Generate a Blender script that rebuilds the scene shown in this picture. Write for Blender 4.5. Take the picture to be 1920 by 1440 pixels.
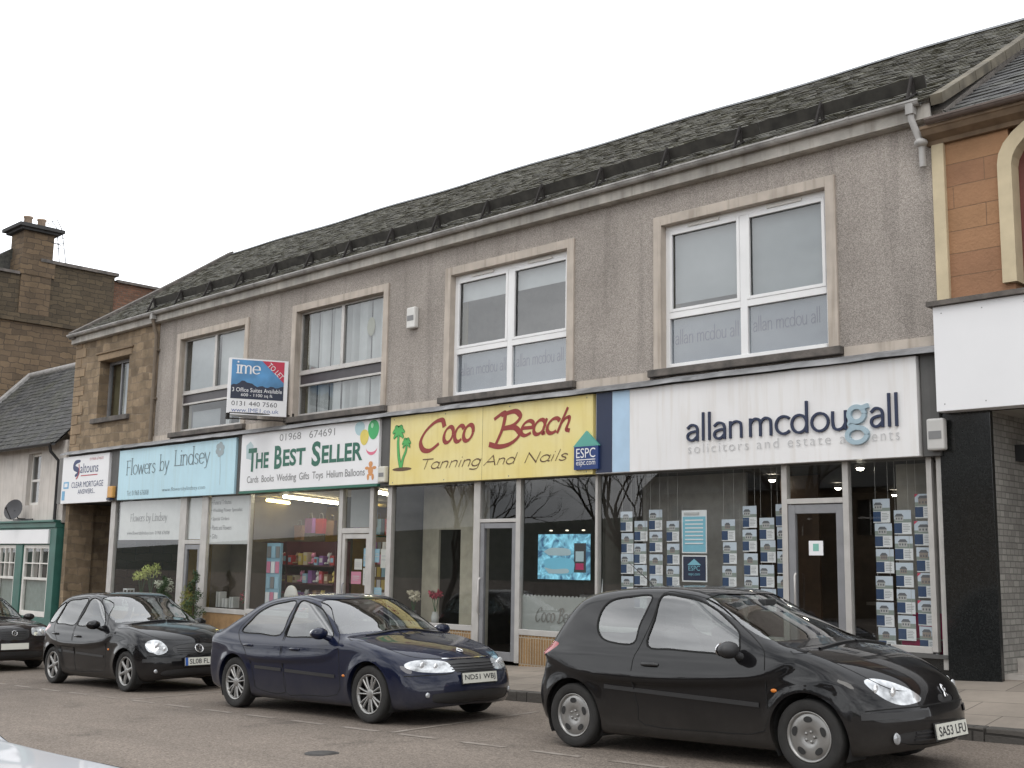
import bpy, bmesh, math, random
import numpy as np
from mathutils import Vector, Matrix
random.seed(7); RNG = np.random.default_rng(7)
S = bpy.context.scene
for o in list(bpy.data.objects): bpy.data.objects.remove(o)
R = math.radians
# ------------------------------------------------------------------ camera
cam_d = bpy.data.cameras.new('camera'); cam = bpy.data.objects.new('camera', cam_d); S.collection.objects.link(cam)
YAW, PIT, ROL = R(-44.7202), R(8.7504), R(.9222)
fw = Vector((math.sin(YAW)*math.cos(PIT), math.cos(YAW)*math.cos(PIT), math.sin(PIT)))
rt = Vector((math.cos(YAW), -math.sin(YAW), 0)); up = rt.cross(fw)
r2 = rt*math.cos(ROL)+up*math.sin(ROL); u2 = -rt*math.sin(ROL)+up*math.cos(ROL)
M4 = Matrix((r2, u2, -fw)).transposed().to_4x4(); M4.translation = Vector((0, -13.889, 1.6))
cam.matrix_world = M4
cam_d.sensor_width = 36; cam_d.lens = 40.993; cam_d.clip_start = .1; cam_d.clip_end = 2000
S.camera = cam
# ------------------------------------------------------------------ sky, sun, exposure
SUN_EL, SUN_AZ = R(52), R(150)            # azimuth clockwise from +y
W = bpy.data.worlds.new('World'); S.world = W; W.use_nodes = True
nt = W.node_tree; nt.nodes.clear()
def N(t, **k):
    n = nt.nodes.new(t)
    for a, v in k.items(): setattr(n, a, v)
    return n
sky = N('ShaderNodeTexSky', sky_type='NISHITA', sun_disc=False, sun_elevation=SUN_EL, sun_rotation=SUN_AZ, air_density=1.0, dust_density=4.0, ozone_density=1.0)
tc = N('ShaderNodeTexCoord')
mp = N('ShaderNodeMapping'); mp.inputs['Scale'].default_value = (1, 1, 2.6)
noi = N('ShaderNodeTexNoise'); noi.inputs['Scale'].default_value = 2.3; noi.inputs['Detail'].default_value = 7; noi.inputs['Roughness'].default_value = .55
rmp = N('ShaderNodeValToRGB'); rmp.color_ramp.elements[0].position = .36; rmp.color_ramp.elements[1].position = .66
rmp.color_ramp.elements[0].color = (4.2, 4.5, 4.9, 1); rmp.color_ramp.elements[1].color = (22, 22.3, 22.6, 1)
sep = N('ShaderNodeSeparateXYZ')
mr = N('ShaderNodeMapRange'); mr.inputs['From Min'].default_value = -.25; mr.inputs['From Max'].default_value = .3
cm = N('ShaderNodeMix', data_type='RGBA'); cm.inputs[7].default_value = (17, 17.4, 18, 1)
sm = N('ShaderNodeMix', data_type='RGBA'); sm.inputs[0].default_value = .93
bg = N('ShaderNodeBackground'); bg.inputs['Strength'].default_value = .1
wo = N('ShaderNodeOutputWorld')
L = nt.links.new
L(tc.outputs['Generated'], mp.inputs['Vector']); L(mp.outputs[0], noi.inputs['Vector']); L(noi.outputs['Fac'], rmp.inputs[0])
L(tc.outputs['Generated'], sep.inputs[0]); L(sep.outputs['Y'], mr.inputs['Value']); L(mr.outputs[0], cm.inputs[0]); L(rmp.outputs[0], cm.inputs[6])
L(sky.outputs[0], sm.inputs[6]); L(cm.outputs[2], sm.inputs[7]); L(sm.outputs[2], bg.inputs['Color']); L(bg.outputs[0], wo.inputs['Surface'])
sd = bpy.data.lights.new('sun', 'SUN'); so = bpy.data.objects.new('sun', sd); S.collection.objects.link(so)
sd.energy = .6; sd.angle = R(25); sd.color = (1, .96, .9)
so.rotation_euler = Vector((-math.sin(SUN_AZ)*math.cos(SUN_EL), -math.cos(SUN_AZ)*math.cos(SUN_EL), -math.sin(SUN_EL))).to_track_quat('-Z', 'Y').to_euler()
S.view_settings.view_transform = 'Standard'; S.view_settings.look = 'None'; S.view_settings.exposure = 0.3; S.view_settings.gamma = 1
S.cycles.transparent_max_bounces = 24; S.cycles.max_bounces = 8; S.cycles.caustics_reflective = False; S.cycles.caustics_refractive = False
# ------------------------------------------------------------------ materials
MATS = {}
def nodes(name):
    m = bpy.data.materials.new(name); m.use_nodes = True; t = m.node_tree; b = t.nodes['Principled BSDF']; MATS[name] = m
    return m, t, b
def pm(name, col, rough=.6, metal=0, var=.12, vs=6, bump=0, bs=80, coat=0, col2=None, spec=.5, detail=6, emit=None, es=0, coord='Object', stain=0):
    m, t, b = nodes(name); l = t.links.new
    b.inputs['Roughness'].default_value = rough; b.inputs['Metallic'].default_value = metal
    b.inputs['Specular IOR Level'].default_value = spec
    if coat: b.inputs['Coat Weight'].default_value = coat; b.inputs['Coat Roughness'].default_value = .03
    c = t.nodes.new('ShaderNodeTexCoord'); n = t.nodes.new('ShaderNodeTexNoise'); n.inputs['Scale'].default_value = vs; n.inputs['Detail'].default_value = detail
    l(c.outputs[coord], n.inputs['Vector'])
    r = t.nodes.new('ShaderNodeValToRGB'); r.color_ramp.elements[0].position = .3; r.color_ramp.elements[1].position = .7
    c2 = col2 or tuple(x*(1-var*1.5) for x in col); c1 = col if col2 else tuple(min(1, x*(1+var*.5)) for x in col)
    r.color_ramp.elements[0].color = (*c2, 1); r.color_ramp.elements[1].color = (*c1, 1)
    l(n.outputs['Fac'], r.inputs[0]); out = r.outputs[0]
    if stain:   # rain streaks: vertical dirt
        mp = t.nodes.new('ShaderNodeMapping'); mp.inputs['Scale'].default_value = (5, 5, .35); l(c.outputs[coord], mp.inputs[0])
        n3 = t.nodes.new('ShaderNodeTexNoise'); n3.inputs['Scale'].default_value = 2; n3.inputs['Detail'].default_value = 5; l(mp.outputs[0], n3.inputs['Vector'])
        r3 = t.nodes.new('ShaderNodeValToRGB'); r3.color_ramp.elements[0].position = .5; r3.color_ramp.elements[1].position = .75
        r3.color_ramp.elements[0].color = (1, 1, 1, 1); v = 1-stain; r3.color_ramp.elements[1].color = (v, v*.97, v*.93, 1); l(n3.outputs['Fac'], r3.inputs[0])
        mx = t.nodes.new('ShaderNodeMix'); mx.data_type = 'RGBA'; mx.blend_type = 'MULTIPLY'; mx.inputs[0].default_value = 1
        l(out, mx.inputs[6]); l(r3.outputs[0], mx.inputs[7]); out = mx.outputs[2]
    l(out, b.inputs['Base Color'])
    if emit: b.inputs['Emission Color'].default_value = (*emit, 1); b.inputs['Emission Strength'].default_value = es
    if bump:
        n2 = t.nodes.new('ShaderNodeTexNoise'); n2.inputs['Scale'].default_value = bs; n2.inputs['Detail'].default_value = 4; l(c.outputs[coord], n2.inputs['Vector'])
        bp = t.nodes.new('ShaderNodeBump'); bp.inputs['Strength'].default_value = bump; bp.inputs['Distance'].default_value = .02
        l(n2.outputs['Fac'], bp.inputs['Height']); l(bp.outputs[0], b.inputs['Normal'])
    return m
def speckle(name, c1, c2, c3, rough, vs, bump, big=.5, streak=None, spots=None):
    # roughcast / asphalt: fine aggregate + broad patches
    m, t, b = nodes(name); l = t.links.new; b.inputs['Roughness'].default_value = rough; b.inputs['Specular IOR Level'].default_value = .3
    c = t.nodes.new('ShaderNodeTexCoord')
    v = t.nodes.new('ShaderNodeTexVoronoi'); v.inputs['Scale'].default_value = vs; l(c.outputs['Object'], v.inputs['Vector'])
    r = t.nodes.new('ShaderNodeValToRGB'); e = r.color_ramp.elements; e[0].position = 0; e[1].position = 1; e[0].color = (*c1, 1); e[1].color = (*c2, 1)
    x = e.new(.5); x.color = (*c3, 1)
    s = t.nodes.new('ShaderNodeSeparateColor'); l(v.outputs['Color'], s.inputs[0]); l(s.outputs[0], r.inputs[0])
    n = t.nodes.new('ShaderNodeTexNoise'); n.inputs['Scale'].default_value = big; n.inputs['Detail'].default_value = 7; n.inputs['Roughness'].default_value = .6; l(c.outputs['Object'], n.inputs['Vector'])
    r2 = t.nodes.new('ShaderNodeValToRGB'); r2.color_ramp.elements[0].position = .3; r2.color_ramp.elements[1].position = .7
    r2.color_ramp.elements[0].color = (.72, .71, .70, 1); r2.color_ramp.elements[1].color = (1.1, 1.09, 1.08, 1); l(n.outputs['Fac'], r2.inputs[0])
    mx = t.nodes.new('ShaderNodeMix'); mx.data_type = 'RGBA'; mx.blend_type = 'MULTIPLY'; mx.inputs[0].default_value = 1
    l(r.outputs[0], mx.inputs[6]); l(r2.outputs[0], mx.inputs[7]); out = mx.outputs[2]
    for sc_, lo_, hi_, dk in ([((2.2, 2.2, .16), .52, .74, streak)] if streak else [])+([((.9, .9, .9), .60, .70, spots), ((.12, .55, 1), .48, .60, spots*.6)] if spots else []):   # streaks or stains
        mp_ = t.nodes.new('ShaderNodeMapping'); mp_.inputs['Scale'].default_value = sc_; l(c.outputs['Object'], mp_.inputs[0])
        n4 = t.nodes.new('ShaderNodeTexNoise'); n4.inputs['Scale'].default_value = 1.6; n4.inputs['Detail'].default_value = 8; n4.inputs['Roughness'].default_value = .6; l(mp_.outputs[0], n4.inputs['Vector'])
        r4 = t.nodes.new('ShaderNodeValToRGB'); r4.color_ramp.elements[0].position = lo_; r4.color_ramp.elements[1].position = hi_; r4.color_ramp.elements[0].color = (1, 1, 1, 1); r4.color_ramp.elements[1].color = (1-dk, 1-dk, 1-dk, 1); l(n4.outputs['Fac'], r4.inputs[0])
        m4 = t.nodes.new('ShaderNodeMix'); m4.data_type = 'RGBA'; m4.blend_type = 'MULTIPLY'; m4.inputs[0].default_value = 1; l(out, m4.inputs[6]); l(r4.outputs[0], m4.inputs[7]); out = m4.outputs[2]
    l(out, b.inputs['Base Color'])
    bp = t.nodes.new('ShaderNodeBump'); bp.inputs['Strength'].default_value = bump; bp.inputs['Distance'].default_value = .012
    l(v.outputs['Distance'], bp.inputs['Height']); l(bp.outputs[0], b.inputs['Normal'])
    return m
def masonry(name, c1, c2, mort, bw, bh, msize=.012, rough=.9, distort=.03, bump=.6, off=.5, bias=0, dirt=.35, dscale=.6):
    m, t, b = nodes(name); l = t.links.new; b.inputs['Roughness'].default_value = rough; b.inputs['Specular IOR Level'].default_value = .25
    u = t.nodes.new('ShaderNodeUVMap'); c = t.nodes.new('ShaderNodeTexCoord')
    n = t.nodes.new('ShaderNodeTexNoise'); n.inputs['Scale'].default_value = 3.5; n.inputs['Detail'].default_value = 2; l(u.outputs[0], n.inputs['Vector'])
    sc = t.nodes.new('ShaderNodeVectorMath'); sc.operation = 'MULTIPLY_ADD'; sc.inputs[1].default_value = (distort*2,)*3; l(n.outputs['Color'], sc.inputs[0]); l(u.outputs[0], sc.inputs[2])
    br = t.nodes.new('ShaderNodeTexBrick'); br.offset = off; br.squash = .75; br.squash_frequency = 3; br.inputs['Scale'].default_value = 1; br.inputs['Brick Width'].default_value = bw; br.inputs['Row Height'].default_value = bh
    br.inputs['Mortar Size'].default_value = msize; br.inputs['Mortar Smooth'].default_value = .3; br.inputs['Bias'].default_value = bias
    br.inputs['Color1'].default_value = (*c1, 1); br.inputs['Color2'].default_value = (*c2, 1); br.inputs['Mortar'].default_value = (*mort, 1)
    l(sc.outputs[0], br.inputs['Vector'])
    n2 = t.nodes.new('ShaderNodeTexNoise'); n2.inputs['Scale'].default_value = dscale; n2.inputs['Detail'].default_value = 9; n2.inputs['Roughness'].default_value = .65; l(c.outputs['Object'], n2.inputs['Vector'])
    r2 = t.nodes.new('ShaderNodeValToRGB'); r2.color_ramp.elements[0].position = .32; r2.color_ramp.elements[1].position = .68
    a = 1-dirt; r2.color_ramp.elements[0].color = (a, a, a*.98, 1); r2.color_ramp.elements[1].color = (1.12, 1.1, 1.07, 1); l(n2.outputs['Fac'], r2.inputs[0])
    mx = t.nodes.new('ShaderNodeMix'); mx.data_type = 'RGBA'; mx.blend_type = 'MULTIPLY'; mx.inputs[0].default_value = 1
    l(br.outputs['Color'], mx.inputs[6]); l(r2.outputs[0], mx.inputs[7]); l(mx.outputs[2], b.inputs['Base Color'])
    n3 = t.nodes.new('ShaderNodeTexNoise'); n3.inputs['Scale'].default_value = 25; n3.inputs['Detail'].default_value = 4; l(c.outputs['Object'], n3.inputs['Vector'])
    ad = t.nodes.new('ShaderNodeMath'); ad.operation = 'MULTIPLY_ADD'; ad.inputs[1].default_value = -1.0; l(br.outputs['Fac'], ad.inputs[0]); l(n3.outputs['Fac'], ad.inputs[2])
    bp = t.nodes.new('ShaderNodeBump'); bp.inputs['Strength'].default_value = bump; bp.inputs['Distance'].default_value = .015
    l(ad.outputs[0], bp.inputs['Height']); l(bp.outputs[0], b.inputs['Normal'])
    return m
def glass(name, tint, base=.06, rough=0.0, refl=1.0):
    m = bpy.data.materials.new(name); m.use_nodes = True; t = m.node_tree; t.nodes.clear(); l = t.links.new; MATS[name] = m
    o = t.nodes.new('ShaderNodeOutputMaterial'); mx = t.nodes.new('ShaderNodeMixShader'); tr = t.nodes.new('ShaderNodeBsdfTransparent'); gl = t.nodes.new('ShaderNodeBsdfGlossy')
    tr.inputs[0].default_value = (*tint, 1); gl.inputs['Roughness'].default_value = rough; gl.inputs[0].default_value = (1, 1, 1, 1)
    lw = t.nodes.new('ShaderNodeLayerWeight'); lw.inputs['Blend'].default_value = .5
    p = t.nodes.new('ShaderNodeMath'); p.operation = 'POWER'; p.inputs[1].default_value = 4.5; l(lw.outputs['Facing'], p.inputs[0])
    a = t.nodes.new('ShaderNodeMath'); a.operation = 'MULTIPLY_ADD'; a.inputs[1].default_value = (1-base)*refl; a.inputs[2].default_value = base; a.use_clamp = True; l(p.outputs[0], a.inputs[0])
    l(a.outputs[0], mx.inputs[0]); l(tr.outputs[0], mx.inputs[1]); l(gl.outputs[0], mx.inputs[2]); l(mx.outputs[0], o.inputs[0])
    return m
def lamp(name, col, s):
    m, t, b = nodes(name); b.inputs['Emission Color'].default_value = (*col, 1); b.inputs['Emission Strength'].default_value = s; b.inputs['Base Color'].default_value = (*col, 1)
    return m
def flat(name, col, rough=.5, var=.05): return pm(name, col, rough, var=var, vs=4)
m_wall = speckle('roughcast', (.235, .212, .193), (.475, .435, .397), (.355, .324, .296), .95, 105, .4, .5, streak=.3)
m_band = pm('painted_stone', (.50, .44, .38), .8, vs=3, var=.12, bump=.15, bs=40, stain=.3)
m_sill = pm('weathered_stone', (.16, .14, .125), .9, vs=5, var=.3, bump=.4, bs=30, col2=(.07, .065, .06))
m_stone = masonry('rubble_stone', (.36, .275, .185), (.20, .152, .105), (.24, .19, .14), .40, .20, .014, distort=.085, dirt=.5, dscale=1.6)
m_quoin = masonry('dressed_stone', (.36, .27, .18), (.27, .20, .135), (.2, .16, .12), .6, .3, .008, distort=.01)
m_ten = masonry('dark_tenement_stone', (.215, .155, .10), (.13, .097, .068), (.10, .078, .06), .5, .2, .014, distort=.085, dirt=.5, dscale=.35)
m_ten2 = masonry('sooty_tenement_stone', (.135, .105, .07), (.082, .066, .048), (.062, .052, .04), .45, .17, .014, distort=.085, dirt=.5, dscale=.35)
m_rbrick = masonry('old_red_brick', (.2, .1, .065), (.12, .065, .045), (.12, .1, .08), .23, .08, .01, distort=.01)
m_sand = masonry('orange_sandstone', (.42, .245, .135), (.29, .155, .10), (.24, .15, .095), 1.6, .29, .006, distort=.008, dirt=.25, dscale=.9)
m_cream = pm('cream_stone', (.58, .49, .33), .8, vs=4, var=.1, bump=.1)
m_whitewash = pm('white_harling', (.60, .56, .52), .9, vs=1.5, var=.12, bump=.5, bs=60, stain=.25)
m_lead = pm('lead_flashing', (.26, .26, .265), .6, vs=3, var=.35, bump=.4, bs=14)
m_grey = pm('grey_cladding', (.17, .165, .16), .6, vs=3, var=.12, stain=.25)
m_dgrey = pm('dark_grey_cladding', (.09, .088, .085), .6, vs=3, var=.12, stain=.25)
m_gut = pm('grey_gutter', (.42, .41, .395), .6, vs=2.5, var=.25, stain=.3)
m_fasb = pm('fascia_paint', (.45, .425, .385), .7, vs=2.5, var=.25, stain=.3)
m_alu = pm('anodised_aluminium', (.50, .48, .455), .45, .35, vs=4, var=.1)
m_alud = pm('dull_aluminium', (.24, .24, .25), .45, .3, vs=4, var=.1)
m_upvc = pm('white_upvc', (.78, .78, .78), .35, vs=2, var=.05)
m_wood = pm('white_wood', (.68, .66, .62), .5, vs=4, var=.08)
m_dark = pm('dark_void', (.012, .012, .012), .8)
m_black = pm('black_plastic', (.016, .016, .017), .45, var=.1)
m_iron = pm('rusty_iron', (.022, .018, .016), .85, var=.3)
m_glass = glass('shop_glass', (.91, .93, .925), .062)
m_glassu = glass('upper_window_glass', (.72, .76, .78), .10)
m_frost = pm('frosted_vinyl', (.58, .58, .57), .6, var=.04)
m_frostu = pm('frosted_vinyl_upstairs', (.25, .265, .30), .5, var=.05)
m_blind = pm('roller_blind', (.37, .38, .38), .8, var=.04)
m_blindl = pm('light_roller_blind', (.60, .595, .58), .8, var=.04)
m_vert = pm('vertical_blind', (.66, .65, .62), .8, var=.05)
m_spand = pm('maroon_spandrel', (.055, .047, .052), .4, var=.15)
m_gran = pm('black_granite', (.017, .018, .018), .10, var=.25, vs=45, spec=.6)
m_tile = masonry('grey_wall_tiles', (.36, .35, .33), (.25, .24, .23), (.17, .17, .16), .16, .075, .007, distort=.006, dirt=.25)
m_riser = masonry('ribbed_ochre_tiles', (.30, .185, .085), (.22, .135, .065), (.34, .3, .24), .075, .42, .008, distort=0, off=0, dirt=.3)
m_asph = speckle('asphalt', (.117, .099, .083), (.258, .218, .184), (.178, .150, .126), .9, 70, .35, .3, spots=.25)
m_pave = masonry('paving_slabs', (.29, .255, .22), (.235, .205, .178), (.12, .105, .09), .9, .6, .008, distort=.004, dirt=.3, dscale=.9, bump=.2)
m_kerb = masonry('whinstone_kerb', (.125, .115, .105), (.085, .08, .075), (.04, .037, .034), 1.0, 3, .012, distort=.01, dirt=.3)
m_line = pm('worn_road_paint', (.26, .228, .198), .9, vs=7, var=.3, col2=(.165, .137, .112), detail=9)
m_white = pm('white_board', (.76, .75, .745), .4, vs=1.2, var=.04, stain=.10)
m_whitec = pm('clean_white_board', (.78, .78, .79), .4, vs=1, var=.03)
m_yellow = pm('yellow_board', (.74, .61, .21), .45, vs=1.5, var=.06, stain=.08, col2=(.78, .68, .33))
m_ltblue = pm('pale_blue_board', (.46, .68, .77), .4, vs=1.2, var=.05, stain=.06)
m_navy = flat('navy_paint', (.012, .022, .06)); m_pblue = flat('powder_blue', (.42, .58, .74)); m_grn = flat('bottle_green', (.02, .13, .085))
m_lgrey = flat('light_grey_letters', (.5, .5, .5)); m_mgrey = flat('mid_grey_ink', (.2, .2, .2)); m_ink = flat('dark_ink', (.03, .03, .035)); m_blgrey = flat('blue_grey_letters', (.34, .45, .51))
m_red = flat('brush_red', (.27, .028, .02)); m_sepia = flat('sepia_ink', (.11, .055, .022)); m_lgrn = flat('leaf_green', (.08, .42, .10)); m_dgrn = flat('dark_leaf_outline', (.015, .10, .03))
m_shop = pm('green_shopfront_paint', (.035, .125, .10), .45, vs=3, var=.15)
SH = {'smooth': False}
# ------------------------------------------------------------------ mesh builder
ORG = {}
def org(o): return ORG.get(o.name, Vector((0, 0, 0)))
class MB:
    def __init__(s): s.v = []; s.f = []; s.m = []; s.sm = []
    def add(s, vs, fs, mi=0, sm=False):
        b = len(s.v); s.v += [tuple(p) for p in vs]; s.f += [[b+i for i in f] for f in fs]; s.m += [mi]*len(fs); s.sm += [sm]*len(fs); return s
    def box(s, x0, x1, y0, y1, z0, z1, mi=0):
        x0, x1 = sorted((x0, x1)); y0, y1 = sorted((y0, y1)); z0, z1 = sorted((z0, z1))
        return s.add([(x0,y0,z0),(x1,y0,z0),(x1,y1,z0),(x0,y1,z0),(x0,y0,z1),(x1,y0,z1),(x1,y1,z1),(x0,y1,z1)],
              [(0,3,2,1),(4,5,6,7),(0,1,5,4),(1,2,6,5),(2,3,7,6),(3,0,4,7)], mi)
    def quad(s, a, b, c, d, mi=0): return s.add([a, b, c, d], [(0,1,2,3)], mi)
    def prism(s, poly, axis, a, b, mi=0):
        # poly of 2D points extruded along axis 'x','y','z' between a and b
        mk = {'x': lambda p, t: (t, p[0], p[1]), 'y': lambda p, t: (p[0], t, p[1]), 'z': lambda p, t: (p[0], p[1], t)}[axis]
        n = len(poly); vs = [mk(p, a) for p in poly]+[mk(p, b) for p in poly]
        ar = sum(poly[i][0]*poly[(i+1)%n][1]-poly[(i+1)%n][0]*poly[i][1] for i in range(n))
        fl = (ar > 0) == (a < b)
        if axis == 'y': fl = not fl
        fs = [list(range(n))[::-1], list(range(n, 2*n))]+[[i, (i+1)%n, n+(i+1)%n, n+i] for i in range(n)]
        if not fl: fs = [f[::-1] for f in fs]
        return s.add(vs, fs, mi)
    def tube(s, pts, r, n=8, mi=0, caps=True, sm=True):
        pts = [Vector(p) for p in pts]; rs = r if isinstance(r, (list, tuple)) else [r]*len(pts); vs = []; fs = []
        prev = None
        for i, p in enumerate(pts):
            t = (pts[min(i+1, len(pts)-1)]-pts[max(i-1, 0)]).normalized()
            a = prev if prev is not None else (Vector((0,0,1)) if abs(t.z) < .9 else Vector((1,0,0)))
            a = (a-t*a.dot(t)).normalized(); prev = a; b = t.cross(a)
            vs += [p+(a*math.cos(2*math.pi*k/n)+b*math.sin(2*math.pi*k/n))*rs[i] for k in range(n)]
        for i in range(len(pts)-1):
            for k in range(n): fs.append((i*n+k, i*n+(k+1)%n, (i+1)*n+(k+1)%n, (i+1)*n+k))
        s.add(vs, fs, mi, sm)
        if caps: s.add(vs[:n], [list(range(n))[::-1]], mi); s.add(vs[-n:], [list(range(n))], mi)
        return s
    def lathe(s, prof, c, n=20, mi=0, axis='z', sm=True):
        vs = []; fs = []
        for r, h in prof:
            for k in range(n):
                a = 2*math.pi*k/n; x, y = r*math.cos(a), r*math.sin(a)
                vs.append({'z': (c[0]+x, c[1]+y, c[2]+h), 'y': (c[0]+x, c[1]+h, c[2]+y), 'x': (c[0]+h, c[1]+x, c[2]+y)}[axis])
        for i in range(len(prof)-1):
            for k in range(n):
                q = (i*n+k, i*n+(k+1)%n, (i+1)*n+(k+1)%n, (i+1)*n+k); fs.append(q if axis != 'y' else q[::-1])
        return s.add(vs, fs, mi, sm)
    def ell(s, c, r, n=12, mi=0):
        return s.lathe([(max(1e-4, math.sin(math.pi*i/n))*1.0, -math.cos(math.pi*i/n)) for i in range(n+1)], (0,0,0), n*2, mi).xf_last((n+1)*n*2, c, r)
    def xf_last(s, k, c, r):
        for i in range(len(s.v)-k, len(s.v)):
            p = s.v[i]; s.v[i] = (c[0]+p[0]*r[0], c[1]+p[1]*r[1], c[2]+p[2]*r[2])
        return s
    def build(s, name, mats, parent=None, local=False, bevel=0, label=None):
        if not isinstance(mats, (list, tuple)): mats = [mats]
        me = bpy.data.meshes.new(name); o = bpy.data.objects.new(name, me); S.collection.objects.link(o)
        off = Vector((0,0,0))
        if parent: o.parent = parent; off = Vector((0,0,0)) if local else org(parent)
        ORG[o.name] = off
        me.from_pydata([(p[0]-off.x, p[1]-off.y, p[2]-off.z) for p in s.v], [], s.f)
        for m in mats: me.materials.append(m)
        me.polygons.foreach_set('material_index', s.m); me.polygons.foreach_set('use_smooth', s.sm)
        uv = me.uv_layers.new(name='UVMap'); Z = Vector((0,0,1)); data = uv.data
        for p in me.polygons:
            n = p.normal; u = Vector((1,0,0)) if abs(n.z) > .97 else Z.cross(n).normalized(); v = n.cross(u) if abs(n.z) <= .97 else Vector((0,1,0))
            for li in p.loop_indices:
                q = Vector(s.v[me.loops[li].vertex_index]); data[li].uv = (q.dot(u), q.dot(v))
        if bevel:
            b = o.modifiers.new('bevel', 'BEVEL'); b.width = bevel; b.segments = 2; b.limit_method = 'ANGLE'
        if label: o['label'] = label
        return o
def tag(o, label=None, cat=None, group=None, kind=None):
    if label: o['label'] = label
    if cat: o['category'] = cat
    if group: o['group'] = group
    if kind: o['kind'] = kind
    return o
def empty(name, loc, label, cat, group=None):
    o = bpy.data.objects.new(name, None); S.collection.objects.link(o); o.location = loc; o.empty_display_size = .2; ORG[o.name] = Vector(loc)
    return tag(o, label, cat, group)
def cr(pts, n=6, closed=False):
    # Catmull-Rom through points
    P = [np.array(p, float) for p in pts]; out = []; k = len(P)
    for i in range(k if closed else k-1):
        p0 = P[(i-1) % k] if closed or i > 0 else P[0]; p1 = P[i]; p2 = P[(i+1) % k]; p3 = P[(i+2) % k] if closed or i+2 < k else P[-1]
        for j in range(n):
            t = j/n; out.append(.5*((2*p1)+(-p0+p2)*t+(2*p0-5*p1+4*p2-p3)*t*t+(-p0+3*p1-3*p2+p3)*t**3))
    if not closed: out.append(P[-1])
    return out
# ------------------------------------------------------------------ lettering
class Plane:   # a writing surface: origin, u (right), v (up); n points at the reader
    def __init__(s, o, u=(1,0,0), v=(0,0,1)): s.o = Vector(o); s.u = Vector(u).normalized(); s.v = Vector(v).normalized(); s.n = s.u.cross(s.v)
    def p(s, x, y, d=0): return s.o+s.u*x+s.v*y+s.n*d
def sans(text, pl, fit, mat, parent, bold=0, shear=0, name='lettering', d=.004, spacing=1.0, local=False, keep=False):
    c = bpy.data.curves.new('t', 'FONT'); c.body = text; c.size = 1; c.offset = bold; c.shear = shear; c.space_character = spacing; c.resolution_u = 3; c.align_x = 'CENTER' if '\n' in text else 'LEFT'
    o = bpy.data.objects.new('t', c); S.collection.objects.link(o); dg = bpy.context.evaluated_depsgraph_get(); dg.update()
    me = bpy.data.meshes.new_from_object(o.evaluated_get(dg)); bpy.data.objects.remove(o)
    V = np.array([v.co[:] for v in me.vertices]); F = [list(p.vertices) for p in me.polygons]; bpy.data.meshes.remove(me)
    lo, hi = V.min(0), V.max(0); x0, y0, x1, y1 = fit
    sx = (x1-x0)/(hi[0]-lo[0]); sy = (y1-y0)/(hi[1]-lo[1])
    m = MB(); m.add([pl.p(x0+(v[0]-lo[0])*sx, y0+(v[1]-lo[1])*sy, d) for v in V], F)
    return m.build(name, mat, parent, local=local)
def E_(cx, cy, rx, ry, a0=0, a1=360, n=22): return [(cx+rx*math.cos(R(a0+(a1-a0)*i/n)), cy+ry*math.sin(R(a0+(a1-a0)*i/n))) for i in range(n+1)]
def C_(*p): return [tuple(q) for q in cr(p, 6)]
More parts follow.
